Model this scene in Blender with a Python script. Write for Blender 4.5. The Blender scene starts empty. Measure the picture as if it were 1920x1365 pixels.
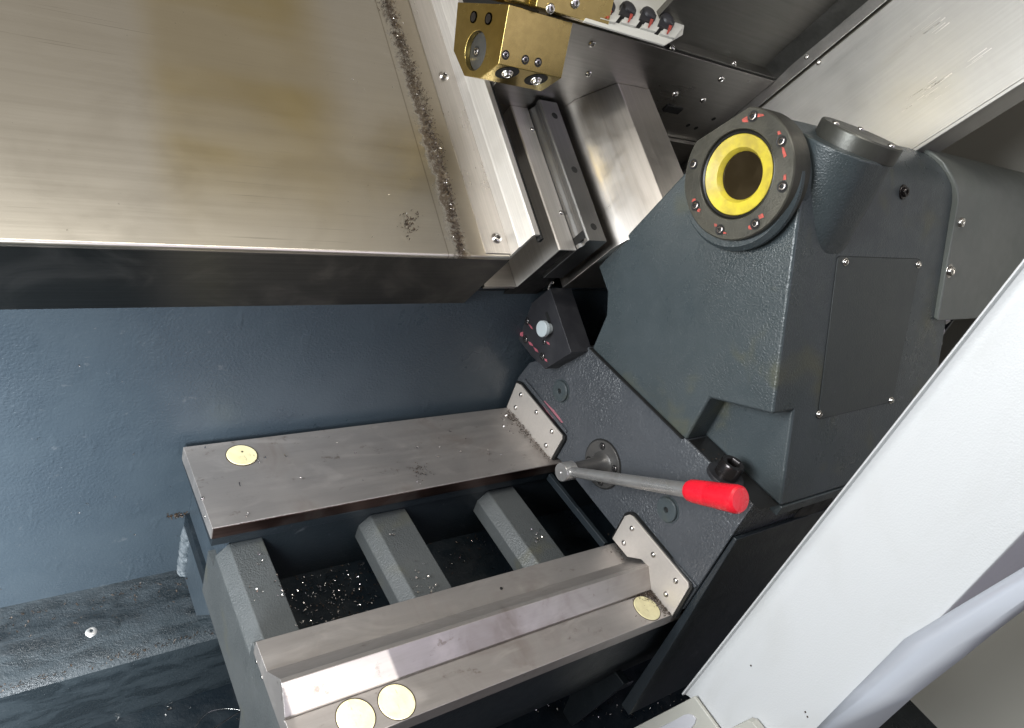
import bpy, bmesh, math, random
from mathutils import Vector, Matrix
random.seed(7)
R = math.radians
U_ = random.uniform; G = random.gauss
# ---------------------------------------------------------------- frames
# machine frame: x along the spindle, s up the bed slope, n out of the bed ways (metres, camera at the origin)
CX = Vector((0.79871085, -0.06211837, 0.59850003))   # machine axes as seen from the camera (right, down, forward)
CS = Vector((-0.51514259, -0.58460153, 0.62679276))
CN = Vector((0.31094869, -0.80893903, -0.4989274))
F = 1366.479; TILT = R(15); GAM = 0.5478158
ca, sa = math.cos(TILT), math.sin(TILT)
EYE = Vector((0, 0, 1.5))
WX = Vector((1, 0, 0)); WS = Vector((0, ca, sa)); WN = Vector((0, -sa, ca))
cg, sg = math.cos(GAM), math.sin(GAM)
WC = WS*cg + WN*sg; WNN = -WS*sg + WN*cg
MB_ = Matrix((WX, WS, WN)).transposed()      # bed frame -> world
MC_ = Matrix((WX, WC, WNN)).transposed()     # cross slide frame -> world
FR = {'B': MB_, 'C': MC_, 'W': Matrix.Identity(3)}
CCg = CS*cg + CN*sg; CNN = -CS*sg + CN*cg
AX = {'x': CX, 's': CS, 'n': CN, 'c': CCg, 'N': CNN}
def on(px, py, ax, val):
    """machine coordinates of the point of a machine plane seen at a photo pixel"""
    d = Vector(((px-960)/F, (py-682.5)/F, 1)); p = d*(val/(AX[ax] @ d if False else AX[ax].dot(d)))
    return p
def onB(px, py, ax, val): p = on(px, py, ax, val); return (p.dot(CX), p.dot(CS), p.dot(CN))
def onC(px, py, ax, val): p = on(px, py, ax, val); return (p.dot(CX), p.dot(CCg), p.dot(CNN))
SIDE = (-0.904, 0.4275, -0.516526)           # sloping side plane of the tailstock: a*s + b*n = v
def onSide(px, py, off=0.0):
    a = CS*SIDE[0] + CN*SIDE[1]; d = Vector(((px-960)/F, (py-682.5)/F, 1)); p = d*((SIDE[2]+off)/a.dot(d))
    return (p.dot(CX), p.dot(CS), p.dot(CN))
def C2B(x, c, N): return (x, cg*c - sg*N, sg*c + cg*N)
def B2C(x, s, n): return (x, cg*s + sg*n, -sg*s + cg*n)
def toW(p, fr='B'): return FR[fr] @ Vector(p) + (EYE if fr != 'W' else Vector())

# ---------------------------------------------------------------- camera, world, lamps
sc = bpy.context.scene
col = sc.collection
def camera():
    # world axes written in camera coordinates give the camera's rotation
    H = CS*ca - CN*sa; U = CS*sa + CN*ca
    right = Vector((CX[0], H[0], U[0])); down = Vector((CX[1], H[1], U[1])); fwd = Vector((CX[2], H[2], U[2]))
    m = Matrix((right, -down, -fwd)).transposed().to_4x4(); m.translation = EYE
    cd = bpy.data.cameras.new('camera'); cd.sensor_width = 36; cd.lens = F/1920*36
    cd.clip_start = 0.02; cd.clip_end = 100
    c = bpy.data.objects.new('camera', cd); c.matrix_world = m; col.objects.link(c); sc.camera = c
camera()
sc.view_settings.view_transform = 'Standard'; sc.view_settings.look = 'None'
sc.view_settings.exposure = 0.18; sc.view_settings.gamma = 1.0
w = bpy.data.worlds.new('World'); sc.world = w; w.use_nodes = True
def build_world():
    nt = w.node_tree; N = nt.nodes; L = nt.links; N.clear()
    out = N.new('ShaderNodeOutputWorld'); bg = N.new('ShaderNodeBackground'); L.new(bg.outputs[0], out.inputs[0])
    tc = N.new('ShaderNodeTexCoord')
    def lobe(direction, lo, hi):
        d = N.new('ShaderNodeVectorMath'); d.operation = 'DOT_PRODUCT'; L.new(tc.outputs['Generated'], d.inputs[0])
        d.inputs[1].default_value = Vector(direction).normalized()
        m = N.new('ShaderNodeMapRange'); m.interpolation_type = 'SMOOTHSTEP'
        m.inputs['From Min'].default_value = lo; m.inputs['From Max'].default_value = hi
        L.new(d.outputs['Value'], m.inputs['Value']); return m.outputs[0]
    def mix(a, b, f):
        m = N.new('ShaderNodeMix'); m.data_type = 'RGBA'; L.new(f, m.inputs['Factor'])
        if isinstance(a, tuple): m.inputs['A'].default_value = (*a, 1)
        else: L.new(a, m.inputs['A'])
        m.inputs['B'].default_value = (*b, 1); return m.outputs['Result']
    c = mix((0.036, 0.043, 0.040), (0.28, 0.255, 0.22), lobe((-0.1, -0.15, 1), -0.1, 0.75))   # dim hall, its paler ceiling
    c = mix(c, (0.08, 0.092, 0.108), lobe((-0.1, -1, 0.25), 0.45, 0.97))
    c = mix(c, (1.4, 1.32, 1.6), lobe((0.33, -0.94, 0.22), 0.90, 0.975))                          # the bright side of the hall
    L.new(c, bg.inputs[0]); bg.inputs[1].default_value = 1.0
build_world()
def look(o, target): o.rotation_euler = (Vector(target)-o.location).to_track_quat('-Z', 'Y').to_euler()
def area(name, p, target, sx, sy, power, color, spread=180):
    l = bpy.data.lights.new(name, 'AREA'); l.shape = 'RECTANGLE'; l.size = sx; l.size_y = sy; l.energy = power; l.color = color; l.spread = R(spread)
    o = bpy.data.objects.new(name, l); o.location = toW(p); look(o, toW(target)); col.objects.link(o)
area('window_and_fill_light', (-1.25, 0.42, 0.10), (0.8, 0.6, -0.45), 1.0, 0.8, 54, (0.93, 0.97, 1.0))
area('window_and_fill_light', (-0.55, -0.55, -0.1), (-0.28, 0.83, -0.92), 0.6, 0.5, 11, (0.90, 0.96, 1.0), 50)  # added fill brightening the left end of the bed wall, not a second window
area('machine_lamp', (0.2, 0.38, 0.80), (0.35, 0.70, -0.75), 1.3, 0.08, 8, (1.0, 0.96, 0.89))
def spot(name, p, target, power, ang, blend, size, color):
    l = bpy.data.lights.new(name, 'SPOT'); l.energy = power; l.spot_size = ang; l.spot_blend = blend; l.shadow_soft_size = size; l.color = color
    o = bpy.data.objects.new(name, l); o.location = toW(p); look(o, toW(target)); col.objects.link(o)
spot('sunbeam_through_mask', (-0.35, -1.6, -0.22), (0.315, 0.378, -0.745), 620, R(7), 0.02, 0.003, (1.0, 0.97, 0.93))

# ---------------------------------------------------------------- materials
def mat(name): m = bpy.data.materials.new(name); m.use_nodes = True; return m
class NT:
    def __init__(s, name):
        s.m = mat(name); s.t = s.m.node_tree; s.N = s.t.nodes; s.L = s.t.links
        s.b = s.N['Principled BSDF']; s.tc = s.N.new('ShaderNodeTexCoord'); s.geo = s.N.new('ShaderNodeNewGeometry')
        # position in the machine frame, the same for every object
        s.frame('B')
    def frame(s, fr):
        inv = FR[fr].transposed(); comps = []
        sub = s.N.new('ShaderNodeVectorMath'); sub.operation = 'SUBTRACT'
        s.L.new(s.geo.outputs['Position'], sub.inputs[0]); sub.inputs[1].default_value = EYE
        cmb = s.N.new('ShaderNodeCombineXYZ')
        for i in range(3):
            d = s.N.new('ShaderNodeVectorMath'); d.operation = 'DOT_PRODUCT'; s.L.new(sub.outputs[0], d.inputs[0])
            d.inputs[1].default_value = inv[i]; s.L.new(d.outputs['Value'], cmb.inputs[i]); comps.append(d.outputs['Value'])
        s.P = cmb.outputs[0]; s.comp = comps
    def map(s, scale, loc=(0, 0, 0)):
        m = s.N.new('ShaderNodeMapping'); m.inputs['Scale'].default_value = scale; m.inputs['Location'].default_value = loc
        s.L.new(s.P, m.inputs[0]); return m.outputs[0]
    def noise(s, scale=1, detail=3, rough=0.5, vec=None, dist=0.0):
        n = s.N.new('ShaderNodeTexNoise'); n.inputs['Scale'].default_value = scale; n.inputs['Detail'].default_value = detail
        n.inputs['Roughness'].default_value = rough; n.inputs['Distortion'].default_value = dist
        s.L.new(vec if vec is not None else s.P, n.inputs['Vector']); return n.outputs['Fac']
    def voro(s, scale, vec=None, feat='F1', out='Distance'):
        n = s.N.new('ShaderNodeTexVoronoi'); n.inputs['Scale'].default_value = scale; n.feature = feat
        s.L.new(vec if vec is not None else s.P, n.inputs['Vector']); return n.outputs[out]
    def rng(s, v, a, b, lo=0.0, hi=1.0, smooth=True):
        m = s.N.new('ShaderNodeMapRange'); m.inputs['From Min'].default_value = a; m.inputs['From Max'].default_value = b
        m.inputs['To Min'].default_value = lo; m.inputs['To Max'].default_value = hi
        if smooth: m.interpolation_type = 'SMOOTHSTEP'
        s.L.new(v, m.inputs['Value']); return m.outputs[0]
    def math(s, op, a, b=None):
        m = s.N.new('ShaderNodeMath'); m.operation = op
        for i, v in enumerate((a, b)):
            if v is None: continue
            if isinstance(v, (int, float)): m.inputs[i].default_value = v
            else: s.L.new(v, m.inputs[i])
        return m.outputs[0]
    def mix(s, f, a, b):
        m = s.N.new('ShaderNodeMix'); m.data_type = 'RGBA'
        if isinstance(f, (int, float)): m.inputs['Factor'].default_value = f
        else: s.L.new(f, m.inputs['Factor'])
        for k, v in (('A', a), ('B', b)):
            if isinstance(v, tuple): m.inputs[k].default_value = (*v[:3], 1)
            else: s.L.new(v, m.inputs[k])
        return m.outputs['Result']
    def bump(s, h, dist, strength=1.0, prev=None):
        b = s.N.new('ShaderNodeBump'); b.inputs['Strength'].default_value = strength; b.inputs['Distance'].default_value = dist
        s.L.new(h, b.inputs['Height'])
        if prev is not None: s.L.new(prev, b.inputs['Normal'])
        return b.outputs[0]
    def out(s, color=None, rough=None, metal=None, normal=None, **kw):
        b = s.b
        for k, v in (('Base Color', color), ('Roughness', rough), ('Metallic', metal)):
            if v is None: continue
            if isinstance(v, tuple): b.inputs[k].default_value = (*v[:3], 1)
            elif isinstance(v, (int, float)): b.inputs[k].default_value = v
            else: s.L.new(v, b.inputs[k])
        if normal is not None: s.L.new(normal, b.inputs['Normal'])
        for k, v in kw.items(): b.inputs[k.replace('_', ' ')].default_value = v
        return s.m
M = {}
def casting(name, c1, c2, grain=230, depth=0.0006, rough=(0.34, 0.5), olive_patch=None, wave=0.0, streak=None):
    k = NT(name)
    big = k.noise(6, 4, 0.6); col_ = k.mix(k.rng(big, 0.3, 0.7), c1, c2)
    col_ = k.mix(k.rng(k.noise(1, 4, 0.7, vec=k.map((45, 130, 45), (3, 2, 1)), dist=0.4), 0.64, 0.72, 0, 0.3), col_, (0.13, 0.14, 0.15))
    if olive_patch:
        col_ = k.mix(k.rng(k.noise(9, 3, 0.6, dist=0.4), 0.56, 0.74, 0, 0.75), col_, olive_patch)
    dust = k.noise(140, 5, 0.7); col_ = k.mix(k.rng(dust, 0.66, 0.76, 0, 0.35), col_, (0.2, 0.2, 0.2))
    g = k.noise(grain, 2, 0.55, dist=0.35)
    mask = k.rng(k.noise(6, 2), 0.38, 0.64, 0.40, 1.25)
    h = k.math('MULTIPLY', g, mask)
    nrm = k.bump(h, depth)
    if wave: nrm = k.bump(k.noise(22, 3, 0.5), wave, prev=nrm)
    if streak:
        st = k.noise(1, 2, 0.5, vec=k.map(streak)); nrm = k.bump(k.rng(st, 0.6, 0.82), 0.0006, prev=nrm)
    r = k.rng(k.math('ADD', k.math('MULTIPLY', k.noise(5, 3, 0.6, dist=0.5), 0.65), k.math('MULTIPLY', k.noise(40, 4, 0.6), 0.35)), 0.36, 0.64, rough[0], rough[1])
    return k.out(col_, r, 0.0, nrm, Specular_IOR_Level=0.6)
M['casting'] = casting('painted_casting', (0.050, 0.063, 0.069), (0.041, 0.052, 0.056), 400, 0.0008, (0.25, 0.44), olive_patch=(0.078, 0.080, 0.050))  # olive patches take the place of a yellowish reflection on the body
M['casting_base'] = casting('painted_casting_base', (0.060, 0.065, 0.073), (0.050, 0.055, 0.062), 260, 0.0019, (0.22, 0.36), wave=0.002)
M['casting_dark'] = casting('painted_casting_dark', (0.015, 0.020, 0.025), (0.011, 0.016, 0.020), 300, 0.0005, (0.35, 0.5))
M['panel'] = casting('access_panel_paint', (0.040, 0.049, 0.049), (0.034, 0.042, 0.042), 400, 0.0003, (0.34, 0.44))
M['wall'] = casting('painted_bed_wall', (0.048, 0.064, 0.078), (0.038, 0.052, 0.066), 260, 0.0010, (0.26, 0.42), wave=0.0009, streak=(50, 50, 24))
M['rib'] = casting('painted_rib', (0.078, 0.083, 0.083), (0.060, 0.066, 0.067), 420, 0.0009, (0.36, 0.5), olive_patch=(0.085, 0.082, 0.055))
def pan():
    k = NT('dirty_chip_pan'); n1 = k.noise(11, 5, 0.65); c = k.mix(k.rng(n1, 0.35, 0.7), (0.006, 0.010, 0.014), (0.010, 0.016, 0.021))
    c = k.mix(k.rng(k.noise(220, 4, 0.8), 0.62, 0.72, 0, 0.5), c, (0.08, 0.085, 0.09))
    return k.out(c, k.rng(k.noise(25, 4, 0.6), 0.3, 0.7, 0.25, 0.6), 0, k.bump(k.noise(90, 5, 0.7), 0.0012))
M['pan'] = pan()
def ledge():
    k = NT('grimy_ledge'); st = k.noise(1, 5, 0.65, vec=k.map((16, 42, 42)), dist=0.6)
    c = k.mix(k.rng(st, 0.38, 0.68), (0.008, 0.012, 0.015), (0.022, 0.030, 0.036))
    c = k.mix(k.rng(k.noise(260, 5, 0.8), 0.62, 0.72, 0, 0.3), c, (0.20, 0.21, 0.22))
    low = k.math('ADD', k.comp[1], k.math('MULTIPLY', k.math('SUBTRACT', k.noise(20, 4, 0.6), 0.5), 0.06))
    c = k.mix(k.math('MULTIPLY', k.rng(low, 0.748, 0.762, 1, 0), k.rng(st, 0.4, 0.56, 0.35, 0.9)), c, (0.026, 0.035, 0.041))
    h = k.noise(1, 6, 0.75, vec=k.map((45, 80, 80)), dist=0.5)
    return k.out(c, k.rng(st, 0.3, 0.7, 0.2, 0.5), 0, k.bump(h, 0.0011, prev=k.bump(k.noise(300, 4, 0.7), 0.001)))
M['ledge'] = ledge()
def steel(name, c1, c2, rough=(0.25, 0.4), brush=(6, 900, 900), fr='B', depth=0.00012, refl_tint=None, smudge=(0.3, 0.28, 0.26), smf=0.5, aniso=0.0, refl_lo=0.5, seam=False, metal=1.0, cloud=False):
    k = NT(name)
    if fr != 'B': k.frame(fr)
    br = k.noise(1, 3, 0.6, vec=k.map(brush)); br2 = k.noise(1, 2, 0.5, vec=k.map(tuple(b*0.22 for b in brush), (3, 1, 2)))
    c = k.mix(k.rng(br, 0.3, 0.7), c1, c2)
    sm = k.noise(9, 4, 0.6, dist=0.8)
    c = k.mix(k.rng(sm, 0.45, 0.8, 0, smf), c, smudge)
    if refl_tint == 'cover':  # amber reflection painted into the sheet's colour
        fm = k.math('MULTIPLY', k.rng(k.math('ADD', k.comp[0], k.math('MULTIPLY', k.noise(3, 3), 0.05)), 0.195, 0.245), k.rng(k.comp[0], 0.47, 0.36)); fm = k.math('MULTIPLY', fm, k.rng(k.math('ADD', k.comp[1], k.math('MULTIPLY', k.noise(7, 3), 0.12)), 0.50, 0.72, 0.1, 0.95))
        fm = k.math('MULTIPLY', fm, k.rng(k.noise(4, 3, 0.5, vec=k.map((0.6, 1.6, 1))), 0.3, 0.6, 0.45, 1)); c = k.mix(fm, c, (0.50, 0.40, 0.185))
    elif refl_tint: c = k.mix(k.rng(k.noise(3.2, 3, 0.5, vec=k.map((1.3, 1, 1), (0.6, 0.2, 0.1)), dist=0.3), refl_lo, refl_lo+0.22, 0, 0.85), c, refl_tint)
    spots = k.noise(170, 4, 0.75); c = k.mix(k.rng(spots, 0.68, 0.75, 0, 0.4), c, (0.08, 0.06, 0.045))
    met = metal
    if cloud:
        cl = k.noise(1, 4, 0.62, vec=k.map((9, 22, 9), (4, 1, 0)), dist=0.9); c = k.mix(k.rng(cl, 0.5, 0.72, 0, 0.6), c, (0.58, 0.54, 0.51))
        st = k.noise(1, 5, 0.7, vec=k.map((30, 45, 30), (1, 7, 0))); c = k.mix(k.rng(st, 0.6, 0.72, 0, 0.6), c, (0.17, 0.13, 0.10))
    if seam:   # oily grime caught along the seam of the cover, at a fixed place across the slide
        d = k.math('ABSOLUTE', k.math('SUBTRACT', k.comp[0], 0.5595))
        wob = k.math('ADD', d, k.math('MULTIPLY', k.math('SUBTRACT', k.noise(60, 5, 0.75), 0.5), 0.05))
        gm = k.rng(wob, 0.003, 0.015, 0.97, 0.0); gm = k.math('MULTIPLY', gm, k.rng(k.noise(420, 4, 0.7), 0.30, 0.5, 0.45, 1))
        c = k.mix(gm, c, (0.07, 0.05, 0.032)); met = k.rng(gm, 0, 1, 1.0, 0.3)
        scr = k.noise(1, 2, 0.5, vec=k.map((4, 330, 4), (0, 3, 0)), dist=0.15); c = k.mix(k.math('MULTIPLY', k.rng(scr, 0.66, 0.70), k.rng(k.noise(5, 2, 0.5, vec=k.map((1, 1, 1), (9, 2, 3))), 0.5, 0.62, 0, 0.4)), c, (0.30, 0.27, 0.22))
        d2 = k.math('ABSOLUTE', k.math('SUBTRACT', k.comp[0], 0.5375)); c = k.mix(k.rng(d2, 0.0004, 0.0014, 0.5, 0), c, (0.2, 0.15, 0.09))
        d3 = k.math('ABSOLUTE', k.math('SUBTRACT', k.comp[0], 0.585)); c = k.mix(k.rng(d3, 0.008, 0.03, 0.35, 0), c, (0.36, 0.27, 0.15))
    r = k.rng(k.math('ADD', k.math('MULTIPLY', br2, 0.3), k.math('MULTIPLY', sm, 0.7)), 0.3, 0.7, rough[0], rough[1])
    nrm = k.bump(br, depth); nrm = k.bump(k.noise(5, 1), 0.0009, prev=nrm)
    m = k.out(c, r, met, nrm)
    return m
M['sheet'] = steel('stainless_sheet', (0.66, 0.625, 0.55), (0.635, 0.60, 0.525), (0.28, 0.34), (5, 420, 420), 'C', 0.000025, refl_tint='cover', seam=True, smf=0.15)
M['sheet_v'] = steel('stainless_sheet_lengthwise', (0.64, 0.60, 0.56), (0.57, 0.54, 0.50), (0.26, 0.38), (420, 5, 420), 'C', 0.00004, smf=0.22)
M['sheet_side'] = steel('bright_side_sheet', (0.70, 0.67, 0.63), (0.62, 0.59, 0.55), (0.36, 0.48), (420, 5, 420), 'C', 0.00004, smf=0.25, metal=0.72)
M['sheet_n'] = steel('stainless_side_sheet', (0.42, 0.405, 0.38), (0.39, 0.375, 0.35), (0.38, 0.48), (300, 300, 6), 'C', 0.00004, metal=0.8, smf=0.3)
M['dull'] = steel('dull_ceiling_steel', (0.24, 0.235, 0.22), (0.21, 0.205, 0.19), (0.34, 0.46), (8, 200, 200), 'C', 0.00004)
M['under'] = steel('shaded_underside_steel', (0.09, 0.09, 0.085), (0.07, 0.07, 0.066), (0.34, 0.44), (5, 300, 300), 'C', 0.00003)
M['plate'] = steel('grey_steel_plate', (0.46, 0.44, 0.42), (0.41, 0.395, 0.375), (0.26, 0.38), (8, 300, 300), 'C', 0.00004)
M['way'] = steel('ground_guideway_steel', (0.45, 0.42, 0.40), (0.43, 0.40, 0.38), (0.42, 0.58), (12, 500, 500), 'B', 0.00003, smudge=(0.27, 0.23, 0.205), smf=0.85, metal=0.82, cloud=True)
M['way_side'] = steel('oily_guideway_side', (0.16, 0.10, 0.085), (0.11, 0.07, 0.06), (0.3, 0.5), (5, 300, 300), 'B')
M['wiper'] = steel('wiper_plate_steel', (0.62, 0.57, 0.52), (0.59, 0.54, 0.495), (0.36, 0.44), (200, 200, 200), 'B', 0.00003, smf=0.15, metal=0.5)
M['rail'] = steel('linear_rail_steel', (0.30, 0.30, 0.30), (0.27, 0.27, 0.27), (0.32, 0.42), (300, 5, 300), 'C', 0.00003)
M['gold'] = steel('gold_plated_steel', (0.47, 0.36, 0.13), (0.42, 0.32, 0.115), (0.2, 0.3), (90, 90, 90), 'B', 0.00003, smudge=(0.36, 0.27, 0.09), smf=0.35)
M['screw'] = steel('screw_steel', (0.62, 0.60, 0.57), (0.5, 0.48, 0.46), (0.18, 0.28), (300, 300, 300))
M['lever'] = (lambda k: k.out(k.mix(k.rng(k.noise(60, 4, 0.6), 0.4, 0.75, 0, 0.5), (0.50, 0.49, 0.48), (0.33, 0.31, 0.29)), k.rng(k.noise(30, 3), 0.3, 0.7, 0.26, 0.34), 0.75))(NT('lever_steel'))


def simple(name, c, rough, metal=0.0, bumpd=0.0, bs=300, var=0.0, c2=None, **kw):
    k = NT(name); colr = c
    if c2: colr = k.mix(k.rng(k.noise(var or 20, 4, 0.6), 0.35, 0.7), c, c2)
    r = k.rng(k.noise(40, 4, 0.6), 0.3, 0.7, rough*0.85, min(1, rough*1.2))
    nrm = k.bump(k.noise(bs, 3, 0.5), bumpd) if bumpd else None
    return k.out(colr, r, metal, nrm, **kw)
M['bore'] = simple('brown_oily_bore', (0.055, 0.042, 0.024), 0.2, 0.85, 0.0001, 60, 8, (0.04, 0.03, 0.016))
M['plug_grey'] = simple('grey_bore_plug', (0.05, 0.05, 0.048), 0.4, 0.3)
M['black'] = simple('black_oxide_steel', (0.026, 0.026, 0.030), 0.42, 0.2, 0.0001, 400, 30, (0.036, 0.036, 0.040))
M['redfaint'] = simple('faded_red_paint_mark', (0.42, 0.10, 0.13), 0.55, 0, 0.0002, 400, 300, (0.22, 0.06, 0.08))
M['flange'] = simple('burnished_flange', (0.080, 0.077, 0.064), 0.38, 0.5, 0.00025, 300, 26, (0.050, 0.049, 0.042))
M['hub'] = simple('dark_turned_hub', (0.10, 0.097, 0.095), 0.34, 0.55, 0.00005, 300, 60, (0.12, 0.115, 0.11))
M['cap'] = simple('turned_boss_cap', (0.075, 0.075, 0.066), 0.38, 0.5, 0.0001, 300, 26, (0.055, 0.055, 0.05))
M['weld'] = simple('silvery_painted_weld', (0.045, 0.058, 0.068), 0.5, 0.0, 0.0006, 250, 120, (0.06, 0.075, 0.088))
M['void'] = simple('dark_opening', (0.006, 0.006, 0.006), 0.6)
M['seal'] = simple('black_rubber_seal', (0.01, 0.01, 0.01), 0.35)
M['screw_black'] = simple('black_socket_screw', (0.05, 0.045, 0.045), 0.25, 0.8)
M['screw_head'] = simple('dark_screw_head', (0.30, 0.28, 0.28), 0.22, 1.0)
M['yellow'] = simple('yellow_bore_paint', (0.60, 0.49, 0.045), 0.36, 0, 0.0003, 120, 34, (0.40, 0.31, 0.05))
def redm():
    k = NT('red_plastic'); c = k.mix(k.rng(k.noise(1, 5, 0.7, vec=k.map((90, 90, 90), (2, 0, 1)), dist=0.5), 0.56, 0.70, 0, 0.45), (0.74, 0.010, 0.026), (0.36, 0.012, 0.02))
    return k.out(c, k.rng(k.noise(80, 4, 0.6), 0.3, 0.7, 0.22, 0.42), 0, k.bump(k.noise(300, 4, 0.6), 0.00015))
M['red'] = redm()
M['redmark'] = simple('red_paint_mark', (0.50, 0.075, 0.055), 0.5, 0, 0.0002, 400, 260, (0.24, 0.06, 0.045))
M['pinkmark'] = simple('pink_chalk_mark', (0.36, 0.12, 0.15), 0.6, 0, 0.0002, 400, 300, (0.2, 0.09, 0.11))
def plugm():
    k = NT('cream_plastic_plug'); c = k.mix(k.rng(k.noise(60, 4, 0.6), 0.35, 0.7), (0.76, 0.70, 0.42), (0.66, 0.59, 0.34))
    c = k.mix(k.rng(k.noise(1, 4, 0.7, vec=k.map((200, 60, 60), (2, 5, 1))), 0.60, 0.70, 0, 0.55), c, (0.22, 0.17, 0.09))
    return k.out(c, 0.42, 0, k.bump(k.noise(120, 3), 0.0003))
M['plug'] = plugm()
M['knob'] = simple('grey_plastic_knob', (0.42, 0.47, 0.49), 0.35)
M['valve'] = simple('white_cast_valve_body', (0.62, 0.62, 0.57), 0.45, 0, 0.0003, 200)
M['door'] = (lambda k: k.out(k.mix(k.rng(k.noise(1, 4, 0.6, vec=k.map((5, 9, 4)), dist=0.6), 0.45, 0.75, 0, 0.6), (0.56, 0.57, 0.58), (0.50, 0.505, 0.50)), k.rng(k.noise(20, 3), 0.3, 0.7, 0.42, 0.46), 0, k.bump(k.voro(420), 0.00016)))(NT('white_textured_paint'))
M['trim'] = (lambda k: k.out((0.60, 0.63, 0.70), 0.32, 0.4))(NT('silver_trim_paint'))
M['wallpaint'] = simple('pale_end_wall_paint', (0.60, 0.585, 0.53), 0.45, 0, 0.0002, 200)
M['frame'] = simple('pale_grey_frame_paint', (0.56, 0.56, 0.60), 0.45, 0, 0.0002, 300)
M['latch'] = simple('beige_latch_plate', (0.50, 0.49, 0.44), 0.42, 0, 0.0002, 300, 8, (0.46, 0.455, 0.41))
M['cover'] = casting('smooth_rear_cover_paint', (0.135, 0.145, 0.132), (0.115, 0.128, 0.116), 300, 0.0002, (0.36, 0.46))
M['floor'] = simple('hall_floor', (0.17, 0.15, 0.12), 0.5, 0, 0.001, 3, 1.6, (0.21, 0.19, 0.15))
def chipm():
    k = NT('steel_swarf'); oi = k.N.new('ShaderNodeObjectInfo')
    c = k.mix(k.rng(k.noise(90, 2), 0.4, 0.6), (0.55, 0.52, 0.5), (0.78, 0.76, 0.74))
    return k.out(c, 0.22, 1.0)
M['chip'] = chipm()
M['grime'] = simple('oily_dark_swarf', (0.075, 0.050, 0.034), 0.35, 0.35, 0, 100, 200, (0.02, 0.014, 0.01))

# ---------------------------------------------------------------- object helpers
def thing(name, label, cat, origin, fr='B', group=None, kind=None):
    o = bpy.data.objects.new(name, None); o.empty_display_size = 0.02; col.objects.link(o)
    m = FR[fr].to_4x4(); m.translation = toW(origin, fr); o.matrix_world = m
    if label: o['label'] = label
    if cat: o['category'] = cat
    if group: o['group'] = group
    if kind: o['kind'] = kind
    ORG[o.name] = (Vector(origin), fr); return o
ORG = {}
def finish(me, smooth=True, ang=32):
    if smooth:
        me.polygons.foreach_set('use_smooth', [True]*len(me.polygons))
        me.set_sharp_from_angle(angle=R(ang))
def part(name, data, m, parent=None, bevel=0.0, segs=2, fr='B', origin=(0, 0, 0), label=None, smooth=True, kind=None):
    """data = (verts, faces) in absolute machine coordinates, or a bmesh"""
    me = bpy.data.meshes.new(name)
    root = parent
    off = Vector(origin)
    if parent is not None:
        q = parent; off = Vector(ORG[q.name][0]); fr = ORG[q.name][1]
    if isinstance(data, tuple): me.from_pydata([tuple(Vector(v)-off) for v in data[0]], [], data[1])
    else:
        for v in data.verts: v.co -= off
        data.to_mesh(me); data.free()
    bm = bmesh.new(); bm.from_mesh(me); bmesh.ops.recalc_face_normals(bm, faces=bm.faces); bm.to_mesh(me); bm.free()
    me.materials.append(m); finish(me, smooth)
    o = bpy.data.objects.new(name, me); col.objects.link(o)
    if parent is not None: o.parent = parent
    else:
        mm = FR[fr].to_4x4(); mm.translation = toW(origin, fr); o.matrix_world = mm
    ORG[o.name] = (off, fr)
    if label: o['label'] = label
    if kind: o['kind'] = kind
    if bevel:
        b = o.modifiers.new('bevel', 'BEVEL'); b.width = bevel; b.segments = segs; b.limit_method = 'ANGLE'; b.angle_limit = R(28); b.harden_normals = True
    return o
def single(name, data, m, label=None, cat=None, group=None, kind=None, fr='B', **k):
    org = k.pop('origin', (0, 0, 0))
    o = part(name, data, m, None, fr=fr, origin=org, **k)
    if label: o['label'] = label
    if cat: o['category'] = cat
    if group: o['group'] = group
    if kind: o['kind'] = kind
    return o
def prism(poly, a, b, axis='x', poly2=None):
    """poly: 2D points of the cross-section; axis: which of the three coordinates runs along the prism"""
    poly2 = poly2 or poly; n = len(poly); V = []
    for val, P in ((a, poly), (b, poly2)):
        for p in P:
            V.append({'x': (val, p[0], p[1]), 'y': (p[0], val, p[1]), 'z': (p[0], p[1], val)}[axis])
    Fc = [tuple(range(n)), tuple(range(2*n-1, n-1, -1))] + [(i, n+i, n+(i+1) % n, (i+1) % n) for i in range(n)]
    return V, Fc
def box(x0, x1, y0, y1, z0, z1): return prism([(y0, z0), (y1, z0), (y1, z1), (y0, z1)], x0, x1)
def join(*ds):
    V, Fc = [], []
    for v, f in ds:
        k = len(V); V += list(v); Fc += [tuple(i+k for i in g) for g in f]
    return V, Fc
def lathe(profile, center, axis, seg=32, hexr=None, phase=0.0, closed=False):
    """profile [(r, t)] along unit axis from center; open ends are closed with r=0 rows"""
    a = Vector(axis).normalized(); u = a.orthogonal().normalized(); v = a.cross(u); c = Vector(center); V, Fc = [], []
    for k, (r, t) in enumerate(profile):
        for i in range(seg):
            th = 2*math.pi*i/seg + phase; rr = r
            if hexr and k in hexr:
                q = (th % (math.pi/3)) - math.pi/6; rr = r*math.cos(math.pi/6)/math.cos(q)
            V.append(c + a*t + (u*math.cos(th)+v*math.sin(th))*rr)
    for k in range(len(profile)-1):
        for i in range(seg):
            j = (i+1) % seg; Fc.append((k*seg+i, k*seg+j, (k+1)*seg+j, (k+1)*seg+i))
    if closed:
        k = len(profile)-1
        for i in range(seg):
            j = (i+1) % seg; Fc.append((k*seg+i, k*seg+j, j, i))
        return V, Fc
    if profile[0][0] > 0: Fc.append(tuple(range(seg)))
    if profile[-1][0] > 0: Fc.append(tuple((len(profile)-1)*seg+i for i in range(seg-1, -1, -1)))
    return V, Fc
def quat_to(axis): return Vector((0, 0, 1)).rotation_difference(Vector(axis).normalized())
_screw = {}
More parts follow.
